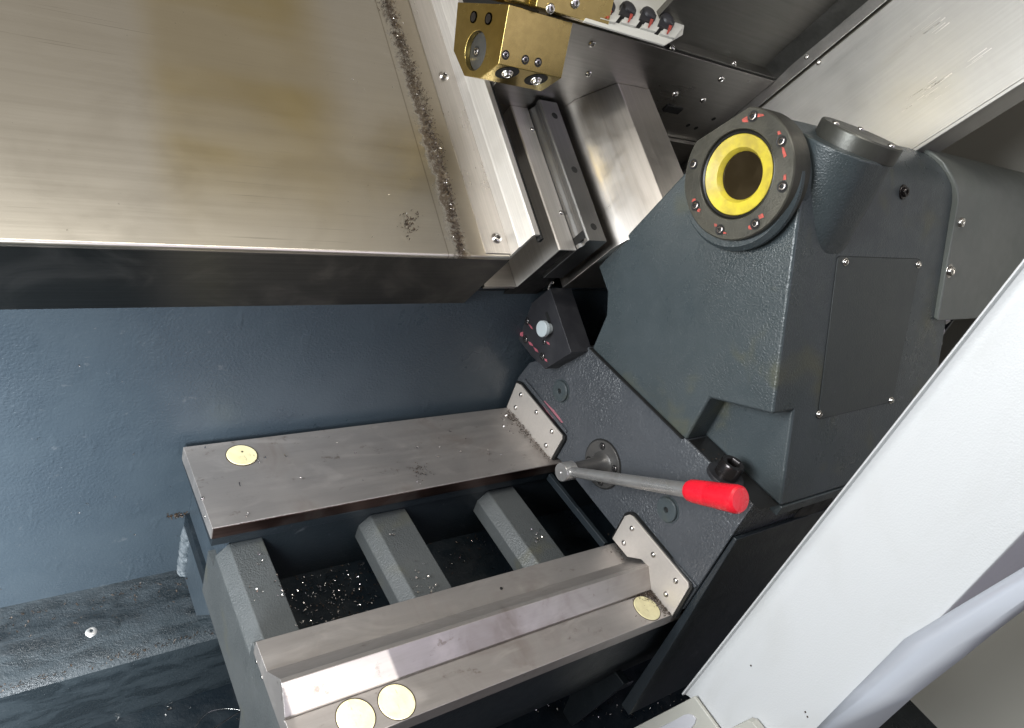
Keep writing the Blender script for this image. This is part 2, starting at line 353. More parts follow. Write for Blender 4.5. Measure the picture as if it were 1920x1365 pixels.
def screw_meshes(kind):
    if kind in _screw: return _screw[kind]
    if kind == 'button':   # domed socket head with washer-like rim
        pr = [(1.0, -0.2), (1.0, 0.12), (0.93, 0.32), (0.75, 0.5), (0.55, 0.58), (0.47, 0.58), (0.42, 0.5), (0.40, 0.12), (0.02, 0.12)]; hx = (5, 6, 7)
    elif kind == 'washer':
        pr = [(1.0, -0.1), (1.0, 0.12), (0.95, 0.18), (0.72, 0.18), (0.68, 0.2), (0.66, 0.5), (0.58, 0.6), (0.38, 0.6), (0.34, 0.52), (0.32, 0.15), (0.02, 0.15)]; hx = (7, 8, 9)
    elif kind == 'dome':   # rivet-like screw
        pr = [(1.0, -0.1), (1.0, 0.05), (0.93, 0.28), (0.78, 0.46), (0.55, 0.60), (0.3, 0.67), (0.22, 0.64), (0.18, 0.5), (0.02, 0.5)]; hx = (6, 7)
    elif kind == 'bore':   # socket screw seen in its dark counterbore
        pr = [(1.0, 0.0), (0.99, 0.05), (0.74, 0.05), (0.70, 0.02), (0.66, 0.12), (0.60, 0.16), (0.42, 0.16), (0.38, 0.10), (0.36, 0.03), (0.02, 0.03)]; hx = (6, 7, 8)
    else:                  # cap screw down a counterbore: the bore's rim and walls, the head inside
        pr = [(1.0, 0.03), (0.95, 0.03), (0.93, -0.45), (0.76, -0.45), (0.74, -0.02), (0.66, 0.02), (0.5, 0.02), (0.44, -0.02), (0.42, -0.4), (0.02, -0.4)]; hx = (6, 7, 8)
    V, Fc = lathe(pr, (0, 0, 0), (0, 0, 1), 18, hexr=hx)
    me = bpy.data.meshes.new('screw_'+kind); me.from_pydata([tuple(v) for v in V], [], Fc)
    bm = bmesh.new(); bm.from_mesh(me); bmesh.ops.recalc_face_normals(bm, faces=bm.faces); bm.to_mesh(me); bm.free()
    finish(me, True, 40); _screw[kind] = me; return me
def screw(p, r, axis, parent, m='screw', kind='button', name='screw', spin=None):
    me0 = screw_meshes(kind); key = (kind, m)
    if key not in _screw: me = me0.copy(); me.materials.append(M[m]); _screw[key] = me
    me = _screw[key]
    if kind == 'bore' and len(me.materials) == 1:
        me.materials.append(M['void']); me.materials.append(M['screw_head'])
        for f in me.polygons:
            rr = (f.center.x**2+f.center.y**2)**0.5; f.material_index = 1 if (rr > 0.67 or rr < 0.37) else 2
    o = bpy.data.objects.new(name, me); col.objects.link(o); o.parent = parent
    o.location = Vector(p) - ORG[parent.name][0]; o.scale = (r, r, r)
    q = quat_to(axis); o.rotation_mode = 'QUATERNION'
    o.rotation_quaternion = q @ Vector((0, 0, 1)).rotation_difference(Vector((0, 0, 1))) @ __import__('mathutils').Quaternion((0, 0, 1), random.uniform(0, 6) if spin is None else spin)
    ORG[o.name] = (Vector(p), ORG[parent.name][1]); return o
def disc(p, r, axis, m, parent, name, h=0.001, seg=32, bev=None):
    b = bev if bev is not None else min(h*0.5, r*0.1)
    return part(name, lathe([(r, -0.002), (r, h-b), (r-b, h), (0.0001, h)], p, axis, seg), m, parent)
def plug(p, r, axis, parent):
    part('plug_groove', lathe([(r+0.0011, -0.001), (r+0.0011, 0.00025), (0.0001, 0.00025)], p, axis, 40), M['grime'], parent)
    return disc(p, r, axis, M['plug'], parent, 'plug', 0.0010, 40, bev=0.0007)
def mark(pts, axis, m, parent, name='paint_mark', h=0.0004):
    """thin dab of paint, outline pts in machine coordinates, lying on a face with normal axis"""
    a = Vector(axis).normalized()*h; n = len(pts); V = [Vector(p)+a for p in pts]+[Vector(p)-a for p in pts]
    return part(name, (V, [tuple(range(n)), tuple(range(2*n-1, n-1, -1))]+[(i, n+i, n+(i+1) % n, (i+1) % n) for i in range(n)]), m, parent)

# ================================================================ SETTING
# bed wall behind the lower ways: a casting with shallow flats
wp = [(0.830, -0.50), (0.8300, -1.041), (1.0, -1.041), (1.0, -0.50)]
single('bed_casting_wall', prism(wp, -0.7, 1.9), M['wall'], kind='structure', bevel=0.004, segs=3)
lp = [(0.8298, -1.036), (0.775, -1.043), (0.715, -1.058), (0.706, -1.075), (0.704, -1.22), (0.8298, -1.22)]
lo_ = thing('lower_bed_ledge', None, None, (0.1, 0.77, -1.05), kind='structure')
def ledge_mesh():
    V, Fc = [], []; nx = 150; prof = [(0.8298, -1.034), (0.81, -1.0385), (0.79, -1.0415), (0.77, -1.043), (0.75, -1.049), (0.73, -1.054), (0.715, -1.058), (0.706, -1.066), (0.702, -1.09), (0.702, -1.22)]
    from mathutils import noise as mn
    for i in range(nx+1):
        x = -0.7 + 1.35*i/nx
        for j, (s, n) in enumerate(prof):
            d = mn.noise(Vector((x*14, s*60, 3)))*0.0035 + mn.noise(Vector((x*60, s*90, 9)))*0.0015
            V.append((x, s, n + (d if 0 < j < 6 else 0)))
    m = len(prof)
    for i in range(nx):
        for j in range(m-1): Fc.append((i*m+j, i*m+j+1, (i+1)*m+j+1, (i+1)*m+j))
    return V, Fc
part('ledge_face', ledge_mesh(), M['ledge'], lo_)
rp = onB(171, 1182, 'n', -1.046); screw((rp[0], rp[1], -1.052), 0.0125, (0, -0.2, 1), lo_, m='lever', kind='dome', name='rivet')
single('chip_pan_floor', box(-0.9, 1.9, -0.1, 0.8, -1.26, -1.2), M['pan'], kind='structure')
# outside: the hall floor
single('hall_floor', ([(-9, -9, 0), (9, -9, 0), (9, 9, 0), (-9, 9, 0)], [(0, 1, 2, 3)]), M['floor'], kind='structure', fr='W')
# enclosure end wall beyond the tailstock
single('enclosure_end_wall', box(1.72, 1.75, -0.1, 1.3, -1.3, 0.6), M['wallpaint'], kind='structure')
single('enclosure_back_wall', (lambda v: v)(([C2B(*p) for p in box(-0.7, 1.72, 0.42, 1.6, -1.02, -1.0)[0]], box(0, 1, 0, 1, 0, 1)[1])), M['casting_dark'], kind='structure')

# plate added out of view; its opening trims the spot lamp to the sun patch
def beam_mask_mesh():
    Ls = Vector((-0.35, -1.6, -0.22))
    foot = [Vector((0.239, 0.402, -0.7085)), Vector((0.239, 0.33, -0.737)), Vector((0.335, 0.328, -0.742)), Vector((0.405, 0.352, -0.745)), Vector((0.372, 0.377, -0.744)), Vector((0.360, 0.401, -0.7135))]
    ap = [Ls.lerp(p, 0.6) for p in foot]; c = sum(ap, Vector())/len(ap); d = (foot[0]-Ls).normalized()
    outer = [c+(p-c)*(0.25/(p-c).length+1) for p in ap]; n = len(ap)
    V = ap+outer+[p+d*0.003 for p in ap]+[p+d*0.003 for p in outer]; Fc = []
    for i in range(n):
        j = (i+1) % n; Fc += [(i, j, n+j, n+i), (2*n+i, 3*n+i, 3*n+j, 2*n+j), (i, 2*n+i, 2*n+j, j), (n+i, n+j, 3*n+j, 3*n+i)]
    return V, Fc
ld = thing('beam_mask', 'added unseen plate with a cut out that shapes the sunbeam', 'door', (0.04, -0.41, -0.6))
part('mask_plate', beam_mask_mesh(), M['frame'], ld, smooth=False)

# ================================================================ LATHE BED (lower casting with ribs)
bed = thing('lathe_bed', 'dark grey painted cast bed frame with cross ribs carrying the two steel ways', 'machine bed', (0.7, 0.57, -1.1))
part('rear_beam', prism([(0.668, -0.788), (0.8285, -0.788), (0.8285, -1.036), (0.735, -1.036), (0.668, -0.95)], 0.268, 1.7), M['casting_dark'], bed, bevel=0.003)  # shade between the ribs put into the beam's darker colour
part('lit_beam_end', prism([(0.668, -0.7885), (0.8285, -0.7885), (0.8285, -1.036), (0.735, -1.036), (0.668, -0.95)], 0.262, 0.268), M['wall'], bed, bevel=0.0015)  # the beam's lit end face, a separate plate in lighter colour
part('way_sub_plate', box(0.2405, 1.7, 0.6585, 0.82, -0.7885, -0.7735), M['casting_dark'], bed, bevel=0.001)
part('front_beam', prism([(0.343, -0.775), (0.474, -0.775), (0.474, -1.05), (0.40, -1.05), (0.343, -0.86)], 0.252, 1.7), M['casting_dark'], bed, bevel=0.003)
for k, (x0, x1) in enumerate(((0.2665, 0.3115), (0.474, 0.5335), (0.6915, 0.745))):
    ch = 0.0155
    part('cross_rib', prism([(x0, -0.8015), (x1, -0.8015), (x1, -0.96), (x0-ch, -0.96), (x0-ch, -0.821)], 0.47, 0.669, 'y') if False else
         (lambda q: q)(prism([(x0, -0.8015), (x1, -0.8015), (x1, -0.845), (x0-ch, -0.845), (x0-ch, -0.820)], 0.472, 0.6685, 'y')), M['rib'], bed, bevel=0.0018)
part('rib_web', box(0.256, 1.7, 0.43, 0.829, -0.93, -0.905), M['pan'], bed)
part('end_wall', box(0.2525, 0.262, 0.47, 0.70, -0.93, -0.846), M['rib'], bed)
part('end_plate', prism([(0.352, -0.762), (0.488, -0.762), (0.488, -0.84), (0.46, -1.0), (0.40, -1.0), (0.352, -0.85)], 0.2405, 0.2535), M['rib'], bed, bevel=0.002)
part('seam_strip', prism([(0.49, -0.773), (0.655, -0.773), (0.655, -0.786), (0.49, -0.786)], 0.804, 0.812), M['casting_dark'], bed, bevel=0.001)
# weld bead between the foot and the wall
wb = bmesh.new()
for i in range(44):
    t = i/43; n = -0.935-0.098*t
    c = Vector((0.2605+0.0015*math.sin(i*2.1), 0.822-0.003*math.sin(i*1.3), n))
    mtx = Matrix.Translation(c) @ Matrix.Rotation(0.5, 4, 'X') @ Matrix.Rotation(0.25*math.sin(i*1.7), 4, 'Y') @ Matrix.Diagonal((0.0080, 0.0105, 0.0022, 1))
    bmesh.ops.create_icosphere(wb, subdivisions=2, radius=1, matrix=mtx)
part('weld_bead', wb, M['weld'], bed)

# ---------------------------------------------------------------- guideways
gw = thing('guideway', 'wide flat steel way along the back of the bed, cream plug at its left end', 'guideway', (0.24, 0.73, -0.77), group='ground steel ways of the lower bed')
def lp_(pts): return pts
part('way_plate', prism([(0.6545, -0.7495), (0.8135, -0.7505), (0.8135, -0.7735), (0.6545, -0.7695)], 0.237, 1.7), M['way'], gw, bevel=0.0008)
part('oily_front_edge', box(0.2385, 1.7, 0.6536, 0.6545, -0.7688, -0.7508), M['way_side'], gw)
pc = onB(453.5, 853.5, 'n', -0.7495); plug(pc, 0.0210, (0, 0, 1), gw)
disc((pc[0]+0.002, pc[1]+0.006, pc[2]+0.0010), 0.0016, (0, 0, 1), M['grime'], gw, 'plug_mark', 0.0003, 10)
for p in ((378, 935), (384, 968)):
    q = onB(*p, 'x', 0.237); disc(q, 0.0022, (-1, 0, 0), M['screw'], gw, 'end_pin', 0.0008, 12)
gf = thing('guideway', 'front steel way with raised prism ridge, sunlit left end and three cream plugs', 'guideway', (0.24, 0.4, -0.77), group='ground steel ways of the lower bed')
def front_prof(d0, d1, s0=0.0):
    A = [(0.4765, -0.7525), (0.4365, -0.7515), (0.4345, -0.7495), (0.4075, -0.7225), (0.4015, -0.7213), (0.3785, -0.7475), (0.3785, -0.7530), (0.3765, -0.7530), (0.3765, -0.7500), (0.3315, -0.7500), (0.3315, -0.772), (0.4765, -0.772)]
    return [(s+d1, n+d0) for s, n in A]
pL = front_prof(0.0135, -0.0045); pM = front_prof(-0.0125, 0.0045); pR = pM
def loft(profs, xs):
    V, Fc = [], []; m = len(profs[0])
    for P, x in zip(profs, xs): V += [(x, s, n) for s, n in P]
    for k in range(len(xs)-1):
        for i in range(m): j = (i+1) % m; Fc.append((k*m+i, k*m+j, (k+1)*m+j, (k+1)*m+i))
    Fc += [tuple(range(m)), tuple(range((len(xs)-1)*m+m-1, (len(xs)-1)*m-1, -1))]
    return V, Fc
part('way_plate', loft([pL, pM, pR], [0.237, 0.82, 1.7]), M['way'], gf, bevel=0.0007)
def zf(x): return 0.0135 - 0.026*(x-0.237)/0.583
for (px_, py_) in ((667, 1345), (744, 1316), (1213, 1140)):
    q = onB(px_, py_, 'n', -0.751); q = onB(px_, py_, 'n', -0.750+zf(q[0]))
    plug((q[0], q[1], -0.7500+zf(q[0])), 0.0210, (0.0446, 0, 1), gf)
for p in ((481, 1241), (491, 1270)):
    q = onB(*p, 'x', 0.237); disc(q, 0.0022, (-1, 0, 0), M['screw'], gf, 'end_pin', 0.0008, 12)
q = onB(940, 1103, 'n', -0.7515+zf(0.56)); disc((q[0], q[1], q[2]), 0.0022, (0, 0, 1), M['void'], gf, 'pin_hole', 0.0003, 10)

# ================================================================ TAILSTOCK
ts = thing('tailstock', 'dark grey cast tailstock with yellow ringed bore and red handled clamping lever', 'tailstock', (0.82, 0.5, -0.75))
XB = 0.815
bp0 = [(0.813, -0.647), (0.657, -0.742), (0.657, -0.700), (0.60, -0.735), (0.495, -0.748), (0.47, -0.70), (0.3290, -0.6856), (0.3290, -0.541), (0.66, -0.541), (0.70, -0.5833), (0.765, -0.605)]
bp = [(0.8127, -0.6469), (0.826, -0.690), (0.826, -0.748), (0.6561, -0.7428), (0.4952, -0.7484), (0.3296, -0.748), (0.3296, -0.6856), (0.3320, -0.5423), (0.345, -0.535), (0.700, -0.535), (0.7110, -0.5833), (0.765, -0.605)]
# front face with a shallow chamfer towards the top edge
bfront = [(0.8127, -0.6469), (0.826, -0.690), (0.826, -0.744), (0.660, -0.744), (0.6561, -0.742), (0.4952, -0.7465), (0.3296, -0.7465), (0.3296, -0.6856), (0.3300, -0.586), (0.45, -0.586), (0.632, -0.585), (0.7001, -0.5833), (0.765, -0.605)]
btop = [(0.8127, -0.6469), (0.826, -0.690), (0.826, -0.744), (0.660, -0.744), (0.6561, -0.742), (0.4952, -0.7465), (0.3296, -0.7465), (0.3296, -0.6856), (0.3320, -0.535), (0.45, -0.535), (0.632, -0.535), (0.7001, -0.535), (0.765, -0.58)]
part('base', loft([bfront, btop, btop], [XB, XB+0.009, 1.60]), M['casting_base'], ts, bevel=0.0022, segs=3)
part('base_lip', box(0.872, 1.6, 0.3168, 0.331, -0.553, -0.5365), M['casting'], ts, bevel=0.0015)
part('base_side_cover', prism([(0.3235, -0.5925), (0.3297, -0.5925), (0.3297, -0.99), (0.31, -0.99)], 0.8215, 1.6), M['casting_dark'], ts, bevel=0.0012)
rcs = [onB(x, y, 's', 0.3225) for x, y in ((1488, 970), (1496, 957), (1512, 946), (1544, 933), (1560, 925), (1560, 938), (1546, 952), (1520, 964))]
part('lifting_recess', prism([(p[0], p[2]) for p in rcs], 0.3228, 0.3215, 'y'), M['void'], ts)
# upper body
QC = (0.5705, -0.1776)
body_poly = []
Rb = 0.0775
for i in range(25):
    a = R(22.5 + (154.7-22.5)*i/24); r_ = 0.0795-0.0045*i/24; body_poly.append((QC[0]+r_*math.cos(a), QC[1]+r_*math.sin(a)))
body_poly += [(0.3181, -0.5355), (0.6972, -0.5355), (0.6988, -0.4712), (0.716, -0.4395), (0.7557, -0.4151)]
body_poly = body_poly
def boolean(o, cutter):
    b = o.modifiers.new('cut', 'BOOLEAN'); b.operation = 'DIFFERENCE'; b.solver = 'EXACT'; b.object = cutter
    dg = bpy.context.evaluated_depsgraph_get(); me = bpy.data.meshes.new_from_object(o.evaluated_get(dg))
    o.modifiers.clear(); o.data = me; bpy.data.objects.remove(cutter, do_unlink=True)
    finish(me, True, 30)
def addbevel(o, w_, segs=3):
    b = o.modifiers.new('bevel', 'BEVEL'); b.width = w_; b.segments = segs; b.limit_method = 'ANGLE'; b.angle_limit = R(28); b.harden_normals = True
part('joint_gap', box(0.8165, 0.8235, 0.470, 0.698, -0.5362, -0.5343), M['void'], ts)
body = part('body', prism(body_poly, 0.822, 1.285), M['casting'], ts)
cut = part('cutter', prism([(0.20, -0.60), (0.4657, -0.60), (0.4657, -0.4586), (0.3919, -0.4225), (0.20, -0.33)], 0.70, 0.868), M['casting'], ts)
bpy.context.view_layer.update(); boolean(body, cut)
cut = part('cutter', lathe([(0.046, 0.70), (0.046, 1.1)], (0, QC[0], QC[1]), (1, 0, 0), 48), M['casting'], ts)
bpy.context.view_layer.update(); boolean(body, cut); addbevel(body, 0.0042, 3)
# collar between body and flange, flange, bore
FX = 0.790
def ring(prof, name, m, seg=72, c=QC): return part(name, lathe([(r, x) for r, x in prof], (0, c[0], c[1]), (1, 0, 0), seg, closed=prof[-1][0] > 0.001), m, ts)
ring([(0.0835, 0.799), (0.0885, 0.806), (0.0885, 0.812), (0.0835, 0.818), (0.0835, 0.835), (0.06, 0.835), (0.06, 0.799)], 'collar', M['casting'], c=(0.5725, -0.186))
fl = part('quill_flange', lathe([(0.0555, FX+0.012), (0.0555, FX+0.0008), (0.0563, FX), (0.0805, FX), (0.082, FX+0.0015), (0.0825, FX+0.012), (0.0825, 0.823), (0.0555, 0.823)], (0, QC[0], QC[1]), (1, 0, 0), 96, closed=True), M['flange'], ts)
# flat on the flange's upper left
fa = Vector(onB(1300, 269, 'x', FX)[1:]); fb = Vector(onB(1400, 204, 'x', FX)[1:]); fd = (fb-fa).normalized(); fu = Vector((fd.y, -fd.x))
if fu.dot(fa-Vector(QC)) < 0: fu = -fu
cut = part('cutter', prism([tuple(v) for v in (fa-fd*0.1, fb+fd*0.1, fb+fd*0.1+fu*0.1, fa-fd*0.1+fu*0.1)], 0.75, 0.8215), M['flange'], ts)
bpy.context.view_layer.update(); boolean(fl, cut)
col_o = bpy.data.objects['collar']; cut = part('cutter', prism([tuple(v) for v in (fa-fd*0.1, fb+fd*0.1, fb+fd*0.1+fu*0.1, fa-fd*0.1+fu*0.1)], 0.75, 0.8215), M['flange'], ts)
bpy.context.view_layer.update(); boolean(col_o, cut)
ring([(0.0563, FX+0.0095), (0.0555, FX+0.0040), (0.0530, FX+0.0028), (0.0510, FX+0.0040), (0.0500, FX+0.012), (0.0560, FX+0.013)], 'bore_seal', M['seal'])
ring([(0.0505, FX+0.016), (0.0503, FX+0.0042), (0.0495, FX+0.0035), (0.0345, FX+0.0075), (0.0308, FX+0.0125), (0.0303, FX+0.0145), (0.0505, FX+0.0145)], 'yellow_bore_ring', M['yellow'])
ring([(0.0500, FX+0.0150), (0.0305, FX+0.0146), (0.0300, FX+0.06), (0.0285, FX+0.063), (0.0285, FX+0.16), (0.012, FX+0.17), (0.0001, FX+0.17)], 'quill_bore', M['bore'])
ring([(0.0284, FX+0.11), (0.0284, FX+0.112), (0.0001, FX+0.112)], 'bore_darkness', M['void'])  # black disc put in for the darkness deep in the bore
for p in ((1412, 218), (1465, 265), (1467, 350), (1416, 420), (1350, 431), (1304, 386), (1300, 308)):
    q = onB(*p, 'x', FX); sw = screw((FX-0.0004, q[1], q[2]), 0.0071, (-1, 0, 0), ts, 'screw_black', 'bore')
def dab(px_pts, axn, val, m=None, nrm=(-1, 0, 0), par=None):
    mark([onB(x, y, axn, val) for x, y in px_pts], nrm, m or M['redmark'], par or ts)
for pts in (((1391, 224), (1401, 218), (1403, 229), (1393, 229)), ((1419, 213), (1431, 214), (1433, 217), (1420, 220)), ((1458, 247), (1462, 245), (1465, 251), (1459, 253)),
            ((1466, 275), (1470, 277), (1475, 292), (1470, 296), (1467, 284)), ((1470, 328), (1474, 326), (1474, 337), (1468, 338)), ((1422, 404), (1430, 400), (1433, 407), (1424, 411)),
            ((1403, 424), (1408, 421), (1410, 430), (1404, 430)), ((1299, 373), (1304, 372), (1305, 378), (1297, 379)), ((1309, 391), (1314, 392), (1312, 398), (1307, 396)), ((1339, 419), (1344, 420), (1345, 425), (1340, 425)), ((1356, 434), (1362, 436), (1362, 438), (1356, 438))):
    dab(pts, 'x', FX-0.0002)
# clamp boss on the top with its cap
BC = (0.918, 0.517)
bsp = [(BC[0]+0.0512*math.cos(R(a)), BC[1]+0.0512*math.sin(R(a))) for a in range(-90, 91, 9)]+[(0.882+0.0512*math.cos(R(a)), BC[1]+0.0512*math.sin(R(a))) for a in range(90, 271, 9)]
bsq = [(x+(0.004 if x > 0.9 else 0.034), s_-0.004) for x, s_ in bsp]
part('clamp_boss', prism(bsq, -0.34, -0.1055, 'z', bsp), M['casting'], ts, bevel=0.003)
part('boss_cap', lathe([(0.0520, -0.107), (0.0530, -0.1055), (0.0530, -0.0870), (0.0515, -0.085), (0.0001, -0.085)], (BC[0], BC[1], 0), (0, 0, 1), 72), M['cap'], ts)
for a in (35, 155, 275): screw((BC[0]+0.041*math.cos(R(a)), BC[1]+0.041*math.sin(R(a)), -0.085), 0.0045, (0, 0, 1), ts, 'screw', 'button')
# access panel on the side
SN = (0, SIDE[0], SIDE[1]); 
def side_patch(pts, h0, h1):
    V = []; 
    for h in (h0, h1):
        for x, y in pts: p = onSide(x, y); V.append(Vector(p)+Vector(SN)*h)
    n = len(pts); return V, [tuple(range(n)), tuple(range(2*n-1, n-1, -1))]+[(i, n+i, n+(i+1) % n, (i+1) % n) for i in range(n)]
def rounded(pts, k=0.06):
    out = []
    for i, p in enumerate(pts):
        a, b = Vector(pts[i-1]), Vector(pts[(i+1) % len(pts)]); p = Vector(p)
        la, lb = (a-p).length, (b-p).length; r = 7
        p0, p1 = p+(a-p)*r/la, p+(b-p)*r/lb
        for t in (0, .25, .5, .75, 1): out.append(tuple(p0*(1-t)**2+p*2*t*(1-t)+p1*t*t))
    return out
po = [(1569, 479.5), (1726, 485), (1673.5, 753.5), (1531, 787)]
cx_, cy_ = sum(p[0] for p in po)/4, sum(p[1] for p in po)/4
pin = [((p[0]-cx_)*0.986+cx_, (p[1]-cy_)*0.992+cy_) for p in po]
part('panel_gasket', side_patch(rounded(po), -0.002, 0.0003), M['void'], ts)
pn = part('access_panel', side_patch(rounded(pin), -0.002, 0.0012), M['panel'], ts, bevel=0.0004)
for p in ((1583, 491), (1720, 496), (1669, 750), (1534, 776)):
    q = Vector(onSide(*p))+Vector(SN)*0.0012; screw(q, 0.0058, SN, ts, 'screw', 'washer')
q = Vector(onSide(1693, 360)); screw(q, 0.0105, SN, ts, 'screw_black', 'washer')
# rear cover
def off_side(d): return [(p[0]+SIDE[0]*d, p[1]+SIDE[1]*d) for p in body_poly]
rc = []
for i in range(25):
    a = R(10 + (154.7-10)*i/24); rc.append((QC[0]+(Rb+0.006)*math.cos(a), QC[1]+(Rb+0.006)*math.sin(a)))
rc += [(0.4160, -0.312), (0.66, -0.312)]
rear1 = []
V, Fc = prism(rc, 1.236, 1.72); V = [Vector(v) for v in V]
for i, v in enumerate(V):
    if i < len(rc):   # curved front edge: it reaches further forward over the top
        v.x = 1.236 - 0.03*max(0, min(1, (v.z+0.20)/0.10)) + 0.016*math.exp(-((v.z+0.14)/0.03)**2)
part('rear_cover', (V, Fc), M['cover'], ts, bevel=0.003)
for p in ((1798, 417), (1779, 508)):
    q = Vector(onSide(*p, 0.006)); screw(q, 0.0115, SN, ts, 'screw', 'washer')
q = onB(1832, 366-90, 'n', -0.094); 
# dark motor and cables seen below the rear cover
mb = bmesh.new()
for (x, s, n, r_) in ((1.33, 0.50, -0.36, 0.045), (1.36, 0.50, -0.41, 0.035), (1.42, 0.52, -0.40, 0.06)):
    bmesh.ops.create_cone(mb, cap_ends=True, segments=24, radius1=r_, radius2=r_, depth=0.12, matrix=Matrix.Translation((x, s, n)) @ Matrix.Rotation(R(90), 4, 'X') @ Matrix.Rotation(0.3, 4, 'Y'))
part('drive_motor', mb, M['black'], ts, bevel=0.002)
part('oil_film', box(0.8265, 0.8675, 0.322, 0.4635, -0.5352, -0.5343), M['seal'], ts)
for (x, s_, n, l_) in ((1.305, 0.452, -0.335, 0.03), (1.325, 0.448, -0.355, 0.022), (1.31, 0.442, -0.375, 0.03)):
    part('cable_fitting', lathe([(0.007, 0), (0.007, l_*0.5), (0.010, l_*0.5), (0.010, l_*0.8), (0.006, l_), (0.0001, l_)], (x, s_, n), (0.3, -0.6, 0.5), 14), M['lever'], ts)
# pocket nut and washer
nc = onB(1372, 873, 'n', -0.515); NC = (nc[0], nc[1])
part('washer', lathe([(0.0265, -0.537), (0.0265, -0.5325), (0.0255, -0.5315), (0.0001, -0.5315)], (NC[0], NC[1], 0), (0, 0, 1), 36), M['black'], ts)
part('clamp_bolt', lathe([(0.0168, -0.535), (0.0168, -0.512), (0.0155, -0.5095), (0.0105, -0.5095), (0.0098, -0.511), (0.0095, -0.522), (0.0001, -0.522)], (NC[0], NC[1], 0), (0, 0, 1), 36, hexr=(3, 4, 5)), M['screw_black'], ts)
# plugs in the base's front face
for (p, r_) in (((1053, 733), 0.0185), ((1253, 955), 0.0185)):
    q = onB(*p, 'x', XB)
    part('blind_plug', lathe([(r_+0.0022, -0.001), (r_+0.0022, 0.0012), (r_+0.0006, 0.0012), (r_, -0.001), (r_, 0.0045), (r_-0.001, 0.0055), (0.0048, 0.0055), (0.0044, 0.005), (0.0040, 0.001), (0.0001, 0.001)], q, (-1, 0, 0), 40), M['casting'], ts)
    disc((q[0]-0.0018, q[1], q[2]), 0.0043, (-1, 0, 0), M['void'], ts, 'plug_socket', 0.0006, 14)
# wiper plates
def wiper(pix, holes, rub):
    P = [onB(x, y, 'x', 0.806)[1:] for x, y in pix]
    c = Vector((sum(p[0] for p in P)/len(P), sum(p[1] for p in P)/len(P)))
    big = [tuple(c+(Vector(p)-c)*1.0+(Vector(p)-c).normalized()*0.0022) for p in P]
    part('wiper_rubber', prism([tuple(c+(Vector(p)-c).normalized()*0.0045+(Vector(p)-c)) for p in P], 0.8085, 0.8165), M['seal'], ts, bevel=0.0008)
    wpl = part('wiper_plate', prism(P, 0.806, 0.8090), M['wiper'], ts, bevel=0.0006)
    for x, y in holes:
        q = onB(x, y, 'x', 0.806); screw((0.806, q[1], q[2]), 0.0046, (-1, 0, 0), ts, 'screw', 'dome')
wiper([(968, 718), (976, 722), (1053, 816), (1053, 824), (1031, 863), (950, 763)], [(977, 740), (967, 764), (1006, 773), (1035, 809), (1024, 835)], None)
wiper([(1171, 968), (1179, 965), (1187, 969), (1290, 1093), (1291, 1102), (1260, 1155), (1221, 1111), (1218, 1100), (1214, 1062), (1203, 1049), (1176, 1044), (1148, 1010)], [(1185, 991), (1170, 1018), (1225, 1040), (1267, 1089), (1249, 1114)], None)
mark([onB(x, y, 'x', XB) for x, y in ((1011, 750), (1022, 752), (1040, 770), (1056, 792), (1048, 794), (1030, 778))], (-1, 0, 0), M['pinkmark'], ts)
# locating ridge beside the wiper plates
for a, b in (((985, 712), (1064, 810)), ((1183, 958), (1307, 1100))):
    A = Vector(onB(*a, 'x', XB)); B_ = Vector(onB(*b, 'x', XB)); d = (B_-A).normalized(); u = Vector((0, -d.z, d.y))*0.0028
    part('locating_ridge', ([v+Vector((h, 0, 0)) for h in (0.002, -0.004) for v in (A-u, A+u, B_+u, B_-u)], prism([(0, 0)]*4, 0, 1)[1]), M['casting_base'], ts, bevel=0.001)

# clamping lever
lv = part('clamping_lever', lathe([(0.0392, 0.8155), (0.0392, 0.8128), (0.0384, 0.8120), (0.0215, 0.8120), (0.0172, 0.8085), (0.0140, 0.800), (0.0128, 0.790), (0.0120, 0.775), (0.0120, 0.756), (0.0122, 0.7505), (0.0001, 0.7495)], (0, 0.5702, -0.675), (1, 0, 0), 48), M['hub'], ts)
part('hub_head', lathe([(0.0001, 0.7505), (0.0148, 0.7485), (0.0148, 0.7275), (0.0140, 0.7255), (0.0030, 0.7255), (0.0026, 0.7265), (0.0001, 0.728)], (0, 0.5702, -0.675), (1, 0, 0), 48), M['lever'], lv)
part('hub_recess', lathe([(0.0415, 0.8148), (0.0415, 0.8142), (0.0001, 0.8142)], (0, 0.5702, -0.675), (1, 0, 0), 48), M['void'], ts)
for a in (62, -28, -118, 152):
    p = (0.8117, 0.5702+0.0300*math.cos(R(a)), -0.675+0.0300*math.sin(R(a))); screw(p, 0.0062, (-1, 0, 0), lv, 'screw_black', 'bore')
H0 = Vector((0.738, 0.5702, -0.675)); H1 = Vector(onB(1296, 920, 'x', 0.728)); H2 = Vector(onB(1382, 936, 'x', 0.722))
d1 = (H1-H0).normalized(); L1 = (H1-H0).length; L2 = (H2-H1).length; d2 = (H2-H1).normalized()
part('lever_rod', lathe([(0.0078, 0.012), (0.0082, 0.05), (0.0090, L1*0.6), (0.0100, L1), (0.0100, L1+0.02)], H0, d1, 32), M['lever'], lv)
part('lever_grip', lathe([(0.0100, -0.004), (0.0125, -0.0035), (0.0142, 0.000), (0.0148, 0.006), (0.0158, L2*0.42), (0.0156, L2*0.43), (0.0158, L2*0.44), (0.0172, L2-0.006), (0.0175, L2-0.002), (0.0168, L2+0.003), (0.0145, L2+0.0055), (0.008, L2+0.0065), (0.0001, L2+0.0068)], H1, d2, 40), M['red'], lv)

